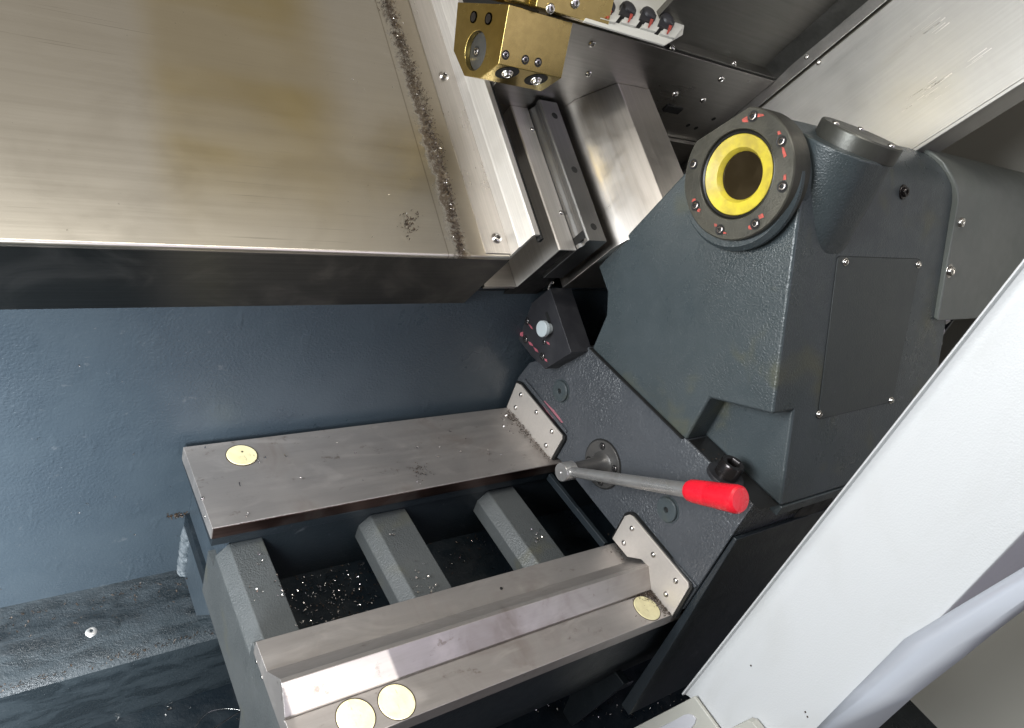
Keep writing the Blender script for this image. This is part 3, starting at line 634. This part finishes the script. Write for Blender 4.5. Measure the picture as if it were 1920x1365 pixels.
# stop block on the tailstock's base
XS = 0.785
bl = [onB(x, y, 'x', XS)[1:] for x, y in ((1031, 540), (990, 574), (967, 629), (996, 667), (1022, 692), (1071, 661))]
sb = part('stop_block', prism(bl, XS, 0.832), M['black'], ts, bevel=0.0007)
for x, y in ((988, 602), (985, 636), (1017, 668), (1020, 641)):
    q = onB(x, y, 'x', XS); screw((XS-0.0003, q[1], q[2]), 0.0073 if y != 641 else 0.0050, (-1, 0, 0), sb, 'screw_black', 'bore')
sl0 = Vector(onB(1025, 588, 'x', XS)); sl1 = Vector(onB(1030, 602, 'x', XS)); dd = (sl1-sl0).normalized(); uu = Vector((0, -dd.z, dd.y))
sp = []
for i in range(9): a = math.pi*i/8; sp.append(sl1+(uu*math.cos(a)+dd*math.sin(a))*0.0038)
for i in range(9): a = math.pi*i/8; sp.append(sl0-(uu*math.cos(a)+dd*math.sin(a))*0.0038)
mark(sp, (-1, 0, 0), M['void'], sb, 'slot', 0.0003)
kc = onB(1030, 616, 'x', XS)
part('knob', lathe([(0.0090, 0.001), (0.0090, -0.008), (0.0085, -0.009), (0.0130, -0.0095), (0.0138, -0.0105), (0.0138, -0.0165), (0.0128, -0.0178), (0.0001, -0.018)], kc, (1, 0, 0), 40), M['knob'], sb)
q = onB(1031, 533, 'x', XS+0.01)
part('adjusting_screw', lathe([(0.0035, -0.02), (0.0035, 0.002), (0.0070, 0.002), (0.0070, 0.006), (0.004, 0.0065), (0.004, 0.012), (0.0001, 0.013)], q, (0, 0.3, 0.95), 12), M['screw'], sb)
for pts in (((990, 606), (997, 612), (999, 617), (996, 616)), ((974, 624), (981, 622), (981, 631), (976, 630)), ((990, 640), (997, 643), (1000, 649), (994, 647)), ((1000, 650), (1007, 655), (1010, 661), (1004, 658)), ((1021, 672), (1026, 674), (1026, 679), (1022, 676)), ((1024, 640), (1029, 642), (1031, 647), (1027, 645))):
    dab(pts, 'x', XS-0.0002, M['redfaint'], par=sb)

# ================================================================ UPPER COVERS (cross slide frame: x, c up the slide, N outwards)
CT = 0.434; NP = -0.739
wc = thing('way_cover', 'large brushed stainless sheet cover with painted yellowish reflection above the dark blue wall', 'sheet cover', (0.0, CT, -0.8), 'C')
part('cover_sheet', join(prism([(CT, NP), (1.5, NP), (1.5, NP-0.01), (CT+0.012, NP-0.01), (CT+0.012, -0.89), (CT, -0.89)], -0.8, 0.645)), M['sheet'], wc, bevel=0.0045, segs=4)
part('cover_underside_shade', box(-0.8, 0.644, CT-0.0006, CT+0.004, -0.884, NP-0.006), M['under'], wc)  # darker plate, the shade under the overhang put into its colour
part('screwed_strip', prism([(0.5995, NP), (0.6445, NP), (0.6445, NP+0.0022), (0.5995, NP+0.0022)], CT+0.006, 1.5, 'y'), M['sheet_v'], wc, bevel=0.0005)
for x, y in ((832, 143), (931, 447)):
    q = onC(x, y, 'N', NP+0.0022); screw(q, 0.0085, (0, 0, 1), wc, 'screw', 'button')
part('edge_flange', prism([(0.6445, -0.75), (0.6430, -0.715), (0.6445, -0.712), (0.6445, -0.683), (0.6465, -0.679), (0.6560, -0.679), (0.6560, -0.684), (0.6490, -0.684), (0.6490, -0.75)], CT+0.004, 1.5, 'y'), M['sheet_side'], wc, bevel=0.0006)
part('rubber_lip', prism([(0.6560, -0.6795), (0.6610, -0.6800), (0.6625, -0.6900), (0.6560, -0.6900)], CT-0.002, 1.5, 'y'), M['seal'], wc, bevel=0.0005)

sd = thing('saddle_cover', 'bent stainless way cover with stepped edge beside the linear rail', 'way cover', (0.72, 0.5, -0.75), 'C')
part('side_sheet', prism([(0.7135, -0.829), (0.7135, -0.712), (0.7155, -0.710), (0.7475, -0.710), (0.7475, -0.7125), (0.7165, -0.7125), (0.7160, -0.829)], CT, 0.6946, 'y'), M['sheet_side'], sd, bevel=0.0006)
part('end_cap', prism([(0.7165, -0.9), (0.7165, -0.7140), (0.7480, -0.7140), (0.7480, -0.686), (0.788, -0.686), (0.788, -0.9)], CT+0.008, CT+0.02, 'y'), M['void'], sd)
for x, y in ((998, 243), (1052, 399)):
    q = onC(x, y, 'N', -0.710); screw(q, 0.0040, (0, 0, 1), sd, 'screw', 'dome')
part('upper_back_sheet', box(0.652, 0.7135, 0.4345, 0.80, -0.835, -0.829), M['plate'], sd)

lr = thing('linear_rail', 'grey hardened linear guide rail with three dark bolt holes', 'linear rail', (0.768, 0.5, -0.75), 'C')
part('rail_bar', prism([(0.7485, -0.80), (0.7485, -0.704), (0.7520, -0.700), (0.7520, -0.694), (0.7490, -0.690), (0.7490, -0.684), (0.7510, -0.682), (0.7860, -0.682), (0.7880, -0.684), (0.7880, -0.80)], CT+0.001, 0.690, 'y'), M['rail'], lr, bevel=0.0004)
for x, y in ((1040, 217), (1077, 318), (1113, 425)):
    q = onC(x, y, 'N', -0.682)
    part('bolt_hole', lathe([(0.0062, 0.0003), (0.0056, -0.0001), (0.0054, -0.004), (0.0001, -0.004)] if False else [(0.0058, 0.0), (0.0056, 0.0005), (0.0001, 0.0005)], q, (0, 0, 1), 24), M['void'], lr)

bc = thing('box_cover', 'tall box shaped telescopic cover of scratched brushed steel', 'way cover', (0.88, 0.5, -0.75), 'C')
part('cover_box', prism([(0.8115, -0.83), (0.8110, -0.6985), (0.8183, -0.6726), (0.8687, -0.6189), (0.9406, -0.6168), (0.99, -0.67), (0.99, -0.83)], 0.432, 0.6946, 'y'), M['sheet_v'], bc, bevel=0.0012)
cpz = thing('carriage_plate', 'grey steel carriage plate with round head screws behind the dark tailstock', 'plate', (0.95, 0.7, -0.7), 'C')
part('plate', prism([(0.66, -0.86), (0.66, -0.5357), (1.188, -0.5357), (1.188, -0.86)], 0.6947, 0.712, 'y'), M['plate'], cpz, bevel=0.0006)
for x, y in ((1110, 82), (1104, 138), (1266, 176), (1318, 188), (1352, 148)):
    q = onC(x, y, 'c', 0.6947); screw(q, 0.0056, (0, -1, 0), cpz, 'screw', 'button')
part('edge_gasket', prism([(0.66, -0.5357), (0.66, -0.5330), (1.186, -0.5330), (1.186, -0.5357)], 0.699, 0.73, 'y'), M['seal'], cpz)
part('oil_slot', box(1.012, 1.052, 0.692, 0.6945, -0.655, -0.640), M['void'], cpz)
for x, y in ((1290, 235), (1305, 240), (1338, 223)):
    q = onC(x, y, 'c', 0.6945); part('small_hole', lathe([(0.0045, 0), (0.0045, 0.0004), (0.0001, 0.0004)], q, (0, -1, 0), 14), M['void'], cpz)
part('lower_flange', prism([(0.80, -0.86), (0.80, -0.715), (1.20, -0.715), (1.20, -0.86)], 0.686, 0.6935, 'y'), M['plate'], cpz, bevel=0.0006)
single('saddle_casting', [C2B(*p) for p in []] if False else box(0.64, 1.18, 0.445, 0.72, -0.96, -0.862), M['casting_dark'], 'dark saddle casting hidden behind the rail and covers', 'saddle', fr='C')

# enclosure sheets at the upper right
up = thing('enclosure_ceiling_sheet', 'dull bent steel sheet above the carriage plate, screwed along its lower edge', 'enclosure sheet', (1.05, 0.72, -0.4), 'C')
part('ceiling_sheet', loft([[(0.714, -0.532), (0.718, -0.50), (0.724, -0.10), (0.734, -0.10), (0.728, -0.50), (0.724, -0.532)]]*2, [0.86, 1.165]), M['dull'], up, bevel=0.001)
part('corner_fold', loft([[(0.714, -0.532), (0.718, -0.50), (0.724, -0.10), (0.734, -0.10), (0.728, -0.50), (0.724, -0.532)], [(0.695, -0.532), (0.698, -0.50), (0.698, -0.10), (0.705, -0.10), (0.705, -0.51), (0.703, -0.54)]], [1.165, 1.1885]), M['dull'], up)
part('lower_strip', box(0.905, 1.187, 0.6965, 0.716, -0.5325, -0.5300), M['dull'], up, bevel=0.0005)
for x, y in ((1260, 89), (1376, 119)):
    q = onC(x, y, 'N', -0.530); screw(q, 0.0052, (0, 0, 1), up, 'screw', 'button')
rs = thing('enclosure_side_sheet', 'large pale brushed steel side sheet with scratches behind the tailstock top', 'enclosure sheet', (1.19, 0.6, -0.4), 'C')
part('side_sheet', prism([(0.437, -0.90), (0.437, 0.3), (0.672, 0.3), (0.672, -0.90)], 1.192, 1.198), M['sheet_n'], rs, bevel=0.001)
part('bottom_fold', prism([(0.437, -0.90), (0.437, 0.3), (0.444, 0.3), (0.444, -0.90)], 1.187, 1.250), M['sheet_n'], rs, bevel=0.002, segs=3)
part('upper_strip', prism([(0.676, -0.86), (0.676, 0.3), (1.2, 0.3), (1.2, -0.86)], 1.189, 1.197), M['plate'], rs, bevel=0.001)
sv, sf = [], []
for k in range(26):
    bx, by = random.choice(((1765, 165), (1730, 185), (1745, 175), (1700, 205), (1815, 125), (1720, 50), (1745, 60)))
    a = onC(bx+G(0, 12), by+G(0, 9), 'x', 1.1918); L_ = U_(0.006, 0.03); b0 = len(sv); t_ = 0.0002
    sv += [(1.1915, a[1]-t_, a[2]), (1.1915, a[1]+t_, a[2]), (1.1915, a[1]+t_+G(0, 0.001), a[2]+L_), (1.1915, a[1]-t_, a[2]+L_)]; sf.append((b0, b0+1, b0+2, b0+3))
part('scratch_marks', (sv, sf), M['sheet_side'], rs, kind='stuff')
for x, y, c_ in ((1513, 107, 0), (1535, 117, 0)):
    q = onC(x, y, 'x', 1.19); screw(q, 0.0045, (-1, 0, 0), rs, 'screw', 'button')

# ---------------------------------------------------------------- gold tool block and turret
GX = 0.58
tb = thing('tool_block', 'gold coloured turning tool block with round bore and clamping screw holes', 'tool holder', onC(900, 80, 'x', GX+0.05), 'C')
gp = [onC(x, y, 'x', GX)[1:] for x, y in ((858, 4), (955, 8), (935, 120), (900, 147), (870, 142), (850, 95))]
part('block_body', prism(gp, GX, 0.688), M['gold'], tb, bevel=0.0010)
g0 = Vector(onC(955, 8, 'x', GX)); g1 = Vector(onC(935, 120, 'x', GX)); g2 = Vector(onC(900, 147, 'x', GX))
fn = Vector((0, (g1-g0).z, -(g1-g0).y)).normalized();
if fn.z < 0: fn = -fn
bn = Vector((0, (g2-g1).z, -(g2-g1).y)).normalized()
if bn.y > 0: bn = -bn
def gface(px_, py_, nrm, p0):
    d = Vector(((px_-960)/F, (py_-682.5)/F, 1)); a = CCg*nrm.y+CNN*nrm.z; p = d*(p0.dot(nrm)/a.dot(d)); return Vector((p.dot(CX), p.dot(CCg), p.dot(CNN)))
for x, y in ((948, 103), (985, 112), (1009, 117)):
    screw(gface(x, y, fn, g0), 0.0062, fn, tb, 'screw_black', 'bore')
for x, y in ((951, 136), (1005, 149)):
    q = gface(x, y, bn, g1); part('clamp_hole', lathe([(0.0165, 0.0005), (0.0155, 0.0007), (0.0150, -0.0001), (0.0001, -0.0001)], q, bn, 32), M['void'], tb)
    screw(q+bn*0.001, 0.0085, bn, tb, 'screw', 'washer')
q = onC(891, 95, 'x', GX)
blk = bpy.data.objects['block_body']; blk.modifiers.clear()
cut = part('cutter', lathe([(0.0255, -0.010), (0.0255, 0.02)], q, (-1, 0, 0), 48), M['gold'], tb)
bpy.context.view_layer.update(); boolean(blk, cut); addbevel(blk, 0.0009, 2)
part('bore_plug', lathe([(0.0250, -0.02), (0.0250, -0.008), (0.0240, -0.0075), (0.0001, -0.0075)], q, (-1, 0, 0), 48), M['plug_grey'], tb)
screw((q[0]+0.0073, q[1]+0.006, q[2]-0.006), 0.0072, (-1, 0, 0), tb, 'screw_black', 'bore')
for x, y in ((888, 32), (916, 35)):
    q = onC(x, y, 'x', GX); part('set_screw', lathe([(0.0078, 0.0008), (0.0060, 0.0008), (0.0056, -0.0001), (0.0001, -0.0001)], q, (-1, 0, 0), 24), M['screw_black'], tb)
tu = thing('turret_disc', 'gold coloured turret face with bright screws above the tool block', 'tool turret', (0.68, 0.80, -0.50), 'C')
u_up = (g0-g1).normalized()
fo = fn*0.012
a0 = g0+u_up*0.004
poly = [a0+fo*0.2, a0+fo*1.6, a0+fo*1.6+u_up*0.12, a0-fn*0.09+u_up*0.12, a0-fn*0.09+u_up*0.004]
part('turret_face', prism([(p.y, p.z) for p in poly], GX+0.028, 0.735), M['gold'], tu, bevel=0.0012)
part('turret_lug', prism([(p.y, p.z) for p in (a0-fn*0.012, a0+fn*0.004, a0+fn*0.004+u_up*0.08, a0-fn*0.012+u_up*0.08)], GX-0.002, GX+0.03), M['gold'], tu, bevel=0.003)
part('turret_lug', prism([(p.y, p.z) for p in (a0-fn*0.055, a0-fn*0.038, a0-fn*0.038+u_up*0.08, a0-fn*0.055+u_up*0.08)], GX-0.004, GX+0.02), M['gold'], tu, bevel=0.003)
for x, y in ((1031, 16), (1078, 6)):
    screw(gface(x, y, fn, a0+fo*1.6), 0.0070, fn, tu, 'screw', 'button')
# ---------------------------------------------------------------- valve manifold
mv = thing('valve_manifold', 'white valve manifold with four black round valves striped in red', 'valve manifold', (0.8, 0.68, -0.51), 'C')
NMF = -0.50
pts = [onC(x, y, 'N', NMF) for x, y in ((1097, 36), (1249, 82), (1283, 62), (1288, 30), (1330, -40), (1160, -60))]
part('manifold_body', prism([(p[0], p[1]) for p in pts], NMF-0.006, NMF-0.003, 'z'), M['valve'], mv, bevel=0.0006)
for k, (x, y) in enumerate(((1139, 10), (1178, 17), (1216, 27), (1251, 39))):
    qs = [onC(x+dx, y+dy, 'N', NMF) for dx, dy in ((-14, 25), (14, 33), (30, 12), (3, 3))]
    part('valve_seat', prism([(p[0], p[1]) for p in qs], NMF-0.004, NMF+0.001, 'z'), M['valve'], mv, bevel=0.0006)
    qg = [onC(x+dx, y+dy, 'N', NMF) for dx, dy in ((-22, 22), (-15, 24), (2, 0), (-5, -4))]
    part('slot_gap', prism([(p[0], p[1]) for p in qg], NMF-0.004, NMF-0.0022, 'z'), M['void'], mv)
    q0 = onC(x+2, y-2, 'N', NMF+0.004); rr = 0.0125
    qv = [onC(x+dx, y+dy, 'N', NMF+0.003) for dx, dy in ((-17, 9), (8, 17), (15, 2), (-11, -8))]
    part('valve', join(lathe([(rr, NMF-0.003), (rr, NMF+0.003), (rr*0.86, NMF+0.0065), (rr*0.5, NMF+0.009), (0.0001, NMF+0.0098)], (q0[0], q0[1], 0), (0, 0, 1), 28), prism([(p[0], p[1]) for p in qv], NMF-0.003, NMF+0.0035, 'z')), M['black'], mv)
    mk = [onC(x+dx, y+dy, 'N', NMF+0.0045) for dx, dy in ((8, -6), (12, -3), (10, 8), (7, 16), (2, 24), (0, 23), (4, 10))]
    part('paint_mark', prism([(p[0], p[1]) for p in mk], NMF+0.0030, NMF+0.0048, 'z'), M['redmark'], mv)
up2 = None

# ================================================================ DOOR (front right)
XD = 0.85
dr = thing('machine_door', 'big white textured machine door leaf slanting across the lower right corner', 'door', (XD, 0.2, -0.88))
d0 = onB(1280, 1300, 'x', XD); 
def door_mesh():
    prof = [(0.2722, XD+0.030), (0.2722, XD-0.001), (0.2712, XD-0.0022), (0.2697, XD-0.0020), (0.2688, XD-0.0002), (0.2680, XD+0.004), (0.2640, XD+0.0065), (0.2600, XD+0.0078), (0.2560, XD+0.0080), (0.2510, XD+0.0074), (0.2460, XD+0.0065), (0.2400, XD+0.0060), (0.104, XD+0.0060), (0.1015, XD+0.0068), (0.1000, XD+0.009), (0.0995, XD+0.03)]
    V = []; m = len(prof)
    for n, k0, k1 in ((-0.885, 0.0, 0.0), (0.40, -0.0305, -0.008)):
        for s_, x in prof:
            f = (s_-0.0995)/(0.2722-0.0995); V.append((x, s_+k0*0+(k1*(1-f)-0.0305*f if n > 0 else 0), n+(-0.0035 if (s_ > 0.255 and n < 0) else 0)))
    Fc = [(i, i+1, m+i+1, m+i) for i in range(m-1)]+[(m-1, 0, m, 2*m-1), tuple(range(m)), tuple(range(2*m-1, m-1, -1))]
    return V, Fc
part('door_skin', door_mesh(), M['door'], dr)
part('door_return', loft([[(0.1030, -0.88), (0.1000, -0.88), (0.0925, 0.40), (0.0950, 0.40)], [(0.085, -0.88), (0.080, -0.88), (0.0725, 0.40), (0.0780, 0.40)]], [XD+0.012, XD+0.10]), M['frame'], dr)
# curved silver trim outside the return
def trimmesh():
    A0 = Vector(onB(1700, 1195, 'x', 0.83)); V = []; Fc = []
    rows = [((1520, 1376), (1536, 1376), (1558, 1376), (1635, 1376)), ((1600, 1294), (1628, 1300), (1655, 1306), (1715, 1304)), ((1695, 1198), (1735, 1208), (1778, 1219), (1808, 1232)), ((1800, 1135), (1825, 1153), (1852, 1172), (1872, 1180)), ((1920, 1063), (1926, 1090), (1932, 1117), (1938, 1130)), ((2060, 980), (2065, 1005), (2070, 1030), (2076, 1046))]
    dep = (0.846, 0.842, 0.843, 0.850)
    for r_ in rows:
        for (x, y), xx in zip(r_, dep): V.append(onB(x, y, 'x', xx))
    n = 4
    for i in range(len(rows)-1):
        for j in range(n-1): Fc.append((i*n+j, i*n+j+1, (i+1)*n+j+1, (i+1)*n+j))
    return V, Fc
tm = part('silver_trim', trimmesh(), M['trim'], dr)
sm = tm.modifiers.new('solid', 'SOLIDIFY'); sm.thickness = 0.006; sm.offset = 1
for x, y in ((1408, 1248), (1510, 1335), (1514, 1344)):
    q = onB(x, y, 'x', XD+0.0058); disc(q, 0.0014, (-1, 0, 0), M['grime'], dr, 'dirt_speck', 0.0004, 8)
lt = thing('door_latch_plate', 'beige latch plate with a rounded pressed slot at the foot of the white door', 'latch plate', (0.84, 0.2, -0.9))
la = [onB(x, y, 'x', 0.846) for x, y in ((1186, 1366), (1301, 1306), (1345, 1366), (1400, 1440), (1150, 1440), (1120, 1400))]
part('latch_sheet', prism([p[1:] for p in la], 0.846, 0.852), M['latch'], lt, bevel=0.0015)
ls = [onB(x, y, 'x', 0.8455) for x, y in ((1232, 1366), (1262, 1352), (1283, 1340), (1292, 1338), (1301, 1341), (1306, 1348), (1304, 1356), (1296, 1366), (1290, 1400), (1240, 1400))]
part('pressed_slot', prism([p[1:] for p in ls], 0.8435, 0.8465), M['frame'], lt, bevel=0.001, segs=3)
l2 = [onB(x, y, 'x', 0.84) for x, y in ((1370, 1366), (1400, 1351), (1410, 1354), (1420, 1366), (1460, 1420), (1360, 1420))]
part('latch_tongue', prism([p[1:] for p in l2], 0.84, 0.853), M['latch'], lt, bevel=0.001)

# dark bracket under the front way
br_ = thing('under_bracket', 'dark blue painted bracket low under the front way near the door', 'bracket', (0.95, 0.42, -1.15))
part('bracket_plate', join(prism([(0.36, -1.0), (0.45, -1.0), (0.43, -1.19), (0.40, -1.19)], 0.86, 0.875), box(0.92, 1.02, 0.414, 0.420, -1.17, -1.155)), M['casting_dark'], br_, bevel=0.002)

# ================================================================ SWARF
def chip_mesh(items, name):
    """items: (pos, normal, size, kind); little bent strips and curls"""
    V, Fc = [], []
    for p, nrm, s, kd in items:
        p = Vector(p); z = Vector(nrm).normalized(); u = z.orthogonal().normalized(); v = z.cross(u); th = random.uniform(0, 6.28)
        a = u*math.cos(th)+v*math.sin(th); b = z.cross(a)
        w_ = s*random.uniform(0.18, 0.34)
        if kd == 0: n, arc, rad = 5, random.uniform(1.2, 3.6), s*0.5
        elif kd == 1: n, arc, rad = 9, random.uniform(4, 6), s*0.45
        else: n, arc, rad = 4, random.uniform(0.3, 0.9), s*1.6
        base = len(V); tl = random.uniform(-0.5, 0.5)
        for i in range(n):
            t = arc*(i/(n-1)-0.5)
            c = a*math.sin(t)*rad + (z*math.cos(tl)+b*math.sin(tl))*(rad*(1-math.cos(t))*0.6) + b*(0.15*s*i/(n-1) if kd == 1 else 0)
            wv = (b*math.cos(tl)-z*math.sin(tl))*w_*0.5
            V.append(p+c-wv+z*s*0.12); V.append(p+c+wv+z*s*0.12)
        for i in range(n-1): Fc.append((base+2*i, base+2*i+1, base+2*i+3, base+2*i+2))
    return V, Fc
def scatter(fn_, count, size, nrm, kinds=(0, 0, 1, 2), jit=0.5):
    out = []
    for _ in range(count):
        p = fn_(); s = size*random.uniform(1-jit, 1+jit*1.4); out.append((p, nrm, s, random.choice(kinds)))
    return out
def stuff(name, items, m, label, fr='B', cat='swarf'):
    o = single(name, chip_mesh(items, name), M[m], label, cat, kind='stuff', fr=fr, smooth=False)
    return o
def near(px_, py_, sp_, ax, val, f=onB):
    def g():
        x = px_+G(0, sp_[0]); y = py_+G(0, sp_[1]); q = f(x, y, ax, val); return q
    return g
def inbox(x0, x1, y0, y1, z): return lambda: (U_(x0, x1), U_(y0, y1), z)
it = []
it += scatter(near(610, 1115, (50, 46), 'n', -0.903), 340, 0.0030, (0, 0, 1))
it += scatter(near(680, 1080, (55, 50), 'n', -0.903), 220, 0.0029, (0, 0, 1))
it += scatter(near(895, 1015, (60, 45), 'n', -0.903), 230, 0.0027, (0, 0, 1))
it += scatter(near(1040, 970, (50, 45), 'n', -0.903), 60, 0.0030, (0, 0, 1))
it = [i for i in it if 0.476 < i[0][1] < 0.666 and i[0][0] > 0.27]
ig = [i for i in it if random.random() < 0.4]; it = [i for i in it if i not in ig]
stuff('dull_swarf_between_ribs', ig, 'grime', 'dull oily chips mixed among the bright ones on the dark web')
stuff('swarf_between_ribs', it, 'chip', 'scattered bright steel chips on the dark web between the cross ribs')
it = []
for cx0, cy0, n_, sp_ in ((1150, 1330, 30, (60, 18)), (1000, 1290+30, 50, (60, 14)), (1250, 1310, 30, (30, 25)), (1290, 1250, 12, (25, 20)), (250, 1300, 60, (70, 35)), (300, 1240, 50, (45, 15)), (150, 1340, 30, (60, 18)), (210, 1270, 30, (40, 20))):
    it += scatter(near(cx0, cy0, sp_, 'n', -1.197), n_, 0.0045, (0, 0, 1), (0, 1, 2, 2))
it = [i for i in it if i[0][1] < 0.70]
stuff('swarf_on_pan_floor', it, 'chip', 'loose steel chips lying on the dark chip pan floor')
it = []
zt = -0.7995
for cx0, cy0, n_, sp_ in ((490, 1050, 5, (9, 10)), (520, 1105, 7, (5, 14)), (482, 1105, 5, (8, 8)), (780, 1080, 12, (12, 16)), (735, 1000, 6, (12, 8)), (800, 1105, 6, (14, 8)), (1000, 1000, 6, (12, 20)), (1005, 1012, 4, (5, 5)), (550, 1185, 3, (8, 8))):
    it += scatter(near(cx0, cy0, sp_, 'n', zt), n_, 0.0042, (0, 0, 1), (0, 1))
it = [i for i in it if 0.48 < i[0][1] < 0.668 and (0.268 < i[0][0] < 0.311 or 0.475 < i[0][0] < 0.533 or 0.692 < i[0][0] < 0.744)]
for cx0, cy0, n_, sp_ in ((790, 885, 5, (9, 9)), (700, 860, 14, (160, 25)), (840, 810, 5, (25, 12)), (468, 965, 3, (4, 4)), (500, 860, 3, (6, 10)), (930, 850, 5, (20, 8)), (960, 790, 10, (10, 14))):
    it += [i for i in scatter(near(cx0, cy0, sp_, 'n', -0.749), n_, 0.0036, (0, 0, 1), (0, 1, 2)) if 0.657 < i[0][1] < 0.811]
stuff('swarf_on_ways_and_ribs', it, 'chip', 'few curled steel chips resting on the back way and rib tops')
it = []
def alongpx(a, b, w_, ax, val, f=onB):
    def g():
        t = U_(0, 1); return f(a[0]+(b[0]-a[0])*t+G(0, w_), a[1]+(b[1]-a[1])*t+G(0, w_), ax, val)
    return g
it += scatter(alongpx((948, 768), (1030, 862), 3.2, 'n', -0.748), 330, 0.0026, (0, 0, 1))
it += scatter(near(955, 785, (9, 8), 'n', -0.748), 40, 0.0028, (0, 0, 1))
it += scatter(near(785, 882, (10, 8), 'n', -0.7487), 40, 0.0024, (0, 0, 1))
it += scatter(near(1168, 1020, (10, 14), 'n', -0.751-0.011), 120, 0.0026, (0, 0, 1))
zr = -0.7497-0.0115
it += scatter(near(1205, 1118, (17, 10), 'n', zr), 320, 0.0026, (0, 0, 1))
it += scatter(alongpx((1215, 1108), (1256, 1152), 4.0, 'n', zr+0.0008), 240, 0.0026, (0, 0, 1))
it += scatter(near(1195, 1152, (8, 5), 'n', zr), 18, 0.0026, (0, 0, 1))
it += scatter(near(1060, 1168, (14, 6), 'n', zr), 30, 0.0026, (0, 0, 1))
stuff('oily_swarf_at_wipers', it, 'grime', 'dark oily swarf packed along the wiper edges of the ways')
# swarf line along the strip of the big cover
it, it2 = [], []
def seam():
    t = U_(0, 1); xm = 722+(865-722)*t + 26*math.sin(t*math.pi)*0.55; ym = 478*t
    return onC(xm+G(0, 4.2+3.5*(1-t)), ym, 'N', NP+0.0006)
for i in range(2000):
    (it if random.random() < 0.94 else it2).append((seam(), (0, 0, 1), 0.0019*U_(0.4, 2.2), random.choice((0, 0, 1, 2))))
it += [(onC(768+G(0, 9), 420+G(0, 14), 'N', NP+0.0006), (0, 0, 1), 0.0034*U_(0.5, 1.5), 2) for _ in range(60)]
it = [i for i in it if i[0][1] > CT+0.004]; it2 = [i for i in it2 if i[0][1] > CT+0.004]
stuff('dark_swarf_on_cover', it, 'grime', 'dark line of fine swarf running down the big stainless cover', 'C')
it2 += [(onC(U_(660, 900), U_(10, 450), 'N', NP+0.0028), (0, 0, 1), 0.0024*U_(0.5, 1.3), random.choice((0, 2))) for _ in range(40)]
stuff('bright_swarf_on_cover', it2, 'chip', 'bright chips caught among the dark swarf on the stainless cover', 'C')
it = scatter(lambda: (U_(-0.1, 0.30), 0.829, U_(-1.02, -0.60)), 26, 0.0028, (0, -1, 0), (0, 2))
stuff('chips_on_bed_wall', it, 'chip', 'few tiny bright chips stuck to the dark blue bed wall')
it = scatter(lambda: (U_(-0.05, 0.30), 0.80+G(0, 0.02), -1.037), 120, 0.0032, (0, 0, 1), (0, 1, 2)) + scatter(lambda: (U_(-0.05, 0.32), 0.712+G(0, 0.004), -1.056), 110, 0.0032, (0, 0, 1), (0, 1, 2))
stuff('chips_on_ledge', it, 'grime', 'oily swarf smeared along the lower ledge by the rivet')
it = scatter(alongpx((312, 968), (366, 962), 2.2, 's', 0.8285), 60, 0.0036, (0, -1, 0.3)) + scatter(alongpx((350, 1082), (385, 1078), 3, 's', 0.80), 40, 0.0036, (0, -1, 0.3))
stuff('grime_at_weld', it, 'grime', 'dark lumpy grime line by the weld under the back way')
it = scatter(near(1350, 870, (20, 18), 'n', -0.5335), 40, 0.0028, (0, 0, 1))
stuff('chips_in_pocket', [i for i in it if i[0][1] < 0.46], 'grime', 'dark chips in the clamp pocket of the tailstock around the bolt')
# long thin strand
def strand(pts, ax, val, r_, name, label):
    P = [Vector(onB(x, y, ax, val)) for x, y in pts]; cu = bpy.data.curves.new(name, 'CURVE'); cu.dimensions = '3D'; cu.bevel_depth = r_; cu.bevel_resolution = 1
    sp_ = cu.splines.new('NURBS'); sp_.points.add(len(P)-1)
    for i, p in enumerate(P): sp_.points[i].co = (*p, 1)
    sp_.use_endpoint_u = True; sp_.order_u = 3
    t = bpy.data.objects.new(name+'_tmp', cu); col.objects.link(t); bpy.context.view_layer.update()
    me = bpy.data.meshes.new_from_object(t.evaluated_get(bpy.context.evaluated_depsgraph_get())); bpy.data.objects.remove(t, do_unlink=True)
    me.materials.clear(); me.materials.append(M['chip']); o = bpy.data.objects.new(name, me); col.objects.link(o)
    mm = FR['B'].to_4x4(); mm.translation = toW((0, 0, 0)); o.matrix_world = mm; o['label'] = label; o['category'] = 'metal strand'; return o
strand([(400, 1366), (440, 1340), (470, 1322), (494, 1309)], 'n', -1.10, 0.0008, 'metal_strand', 'straight thin bright strand slanting to the left end of the front way')
strand([(365, 1366), (380, 1340), (410, 1328), (450, 1330), (480, 1342), (506, 1362)], 'n', -1.19, 0.0006, 'metal_strand', 'thin curved loop of wire swarf on the pan floor at the bottom left')
print('objects', len(bpy.data.objects), 'tris', sum(len(o.data.polygons) for o in bpy.data.objects if o.type == 'MESH')*2)
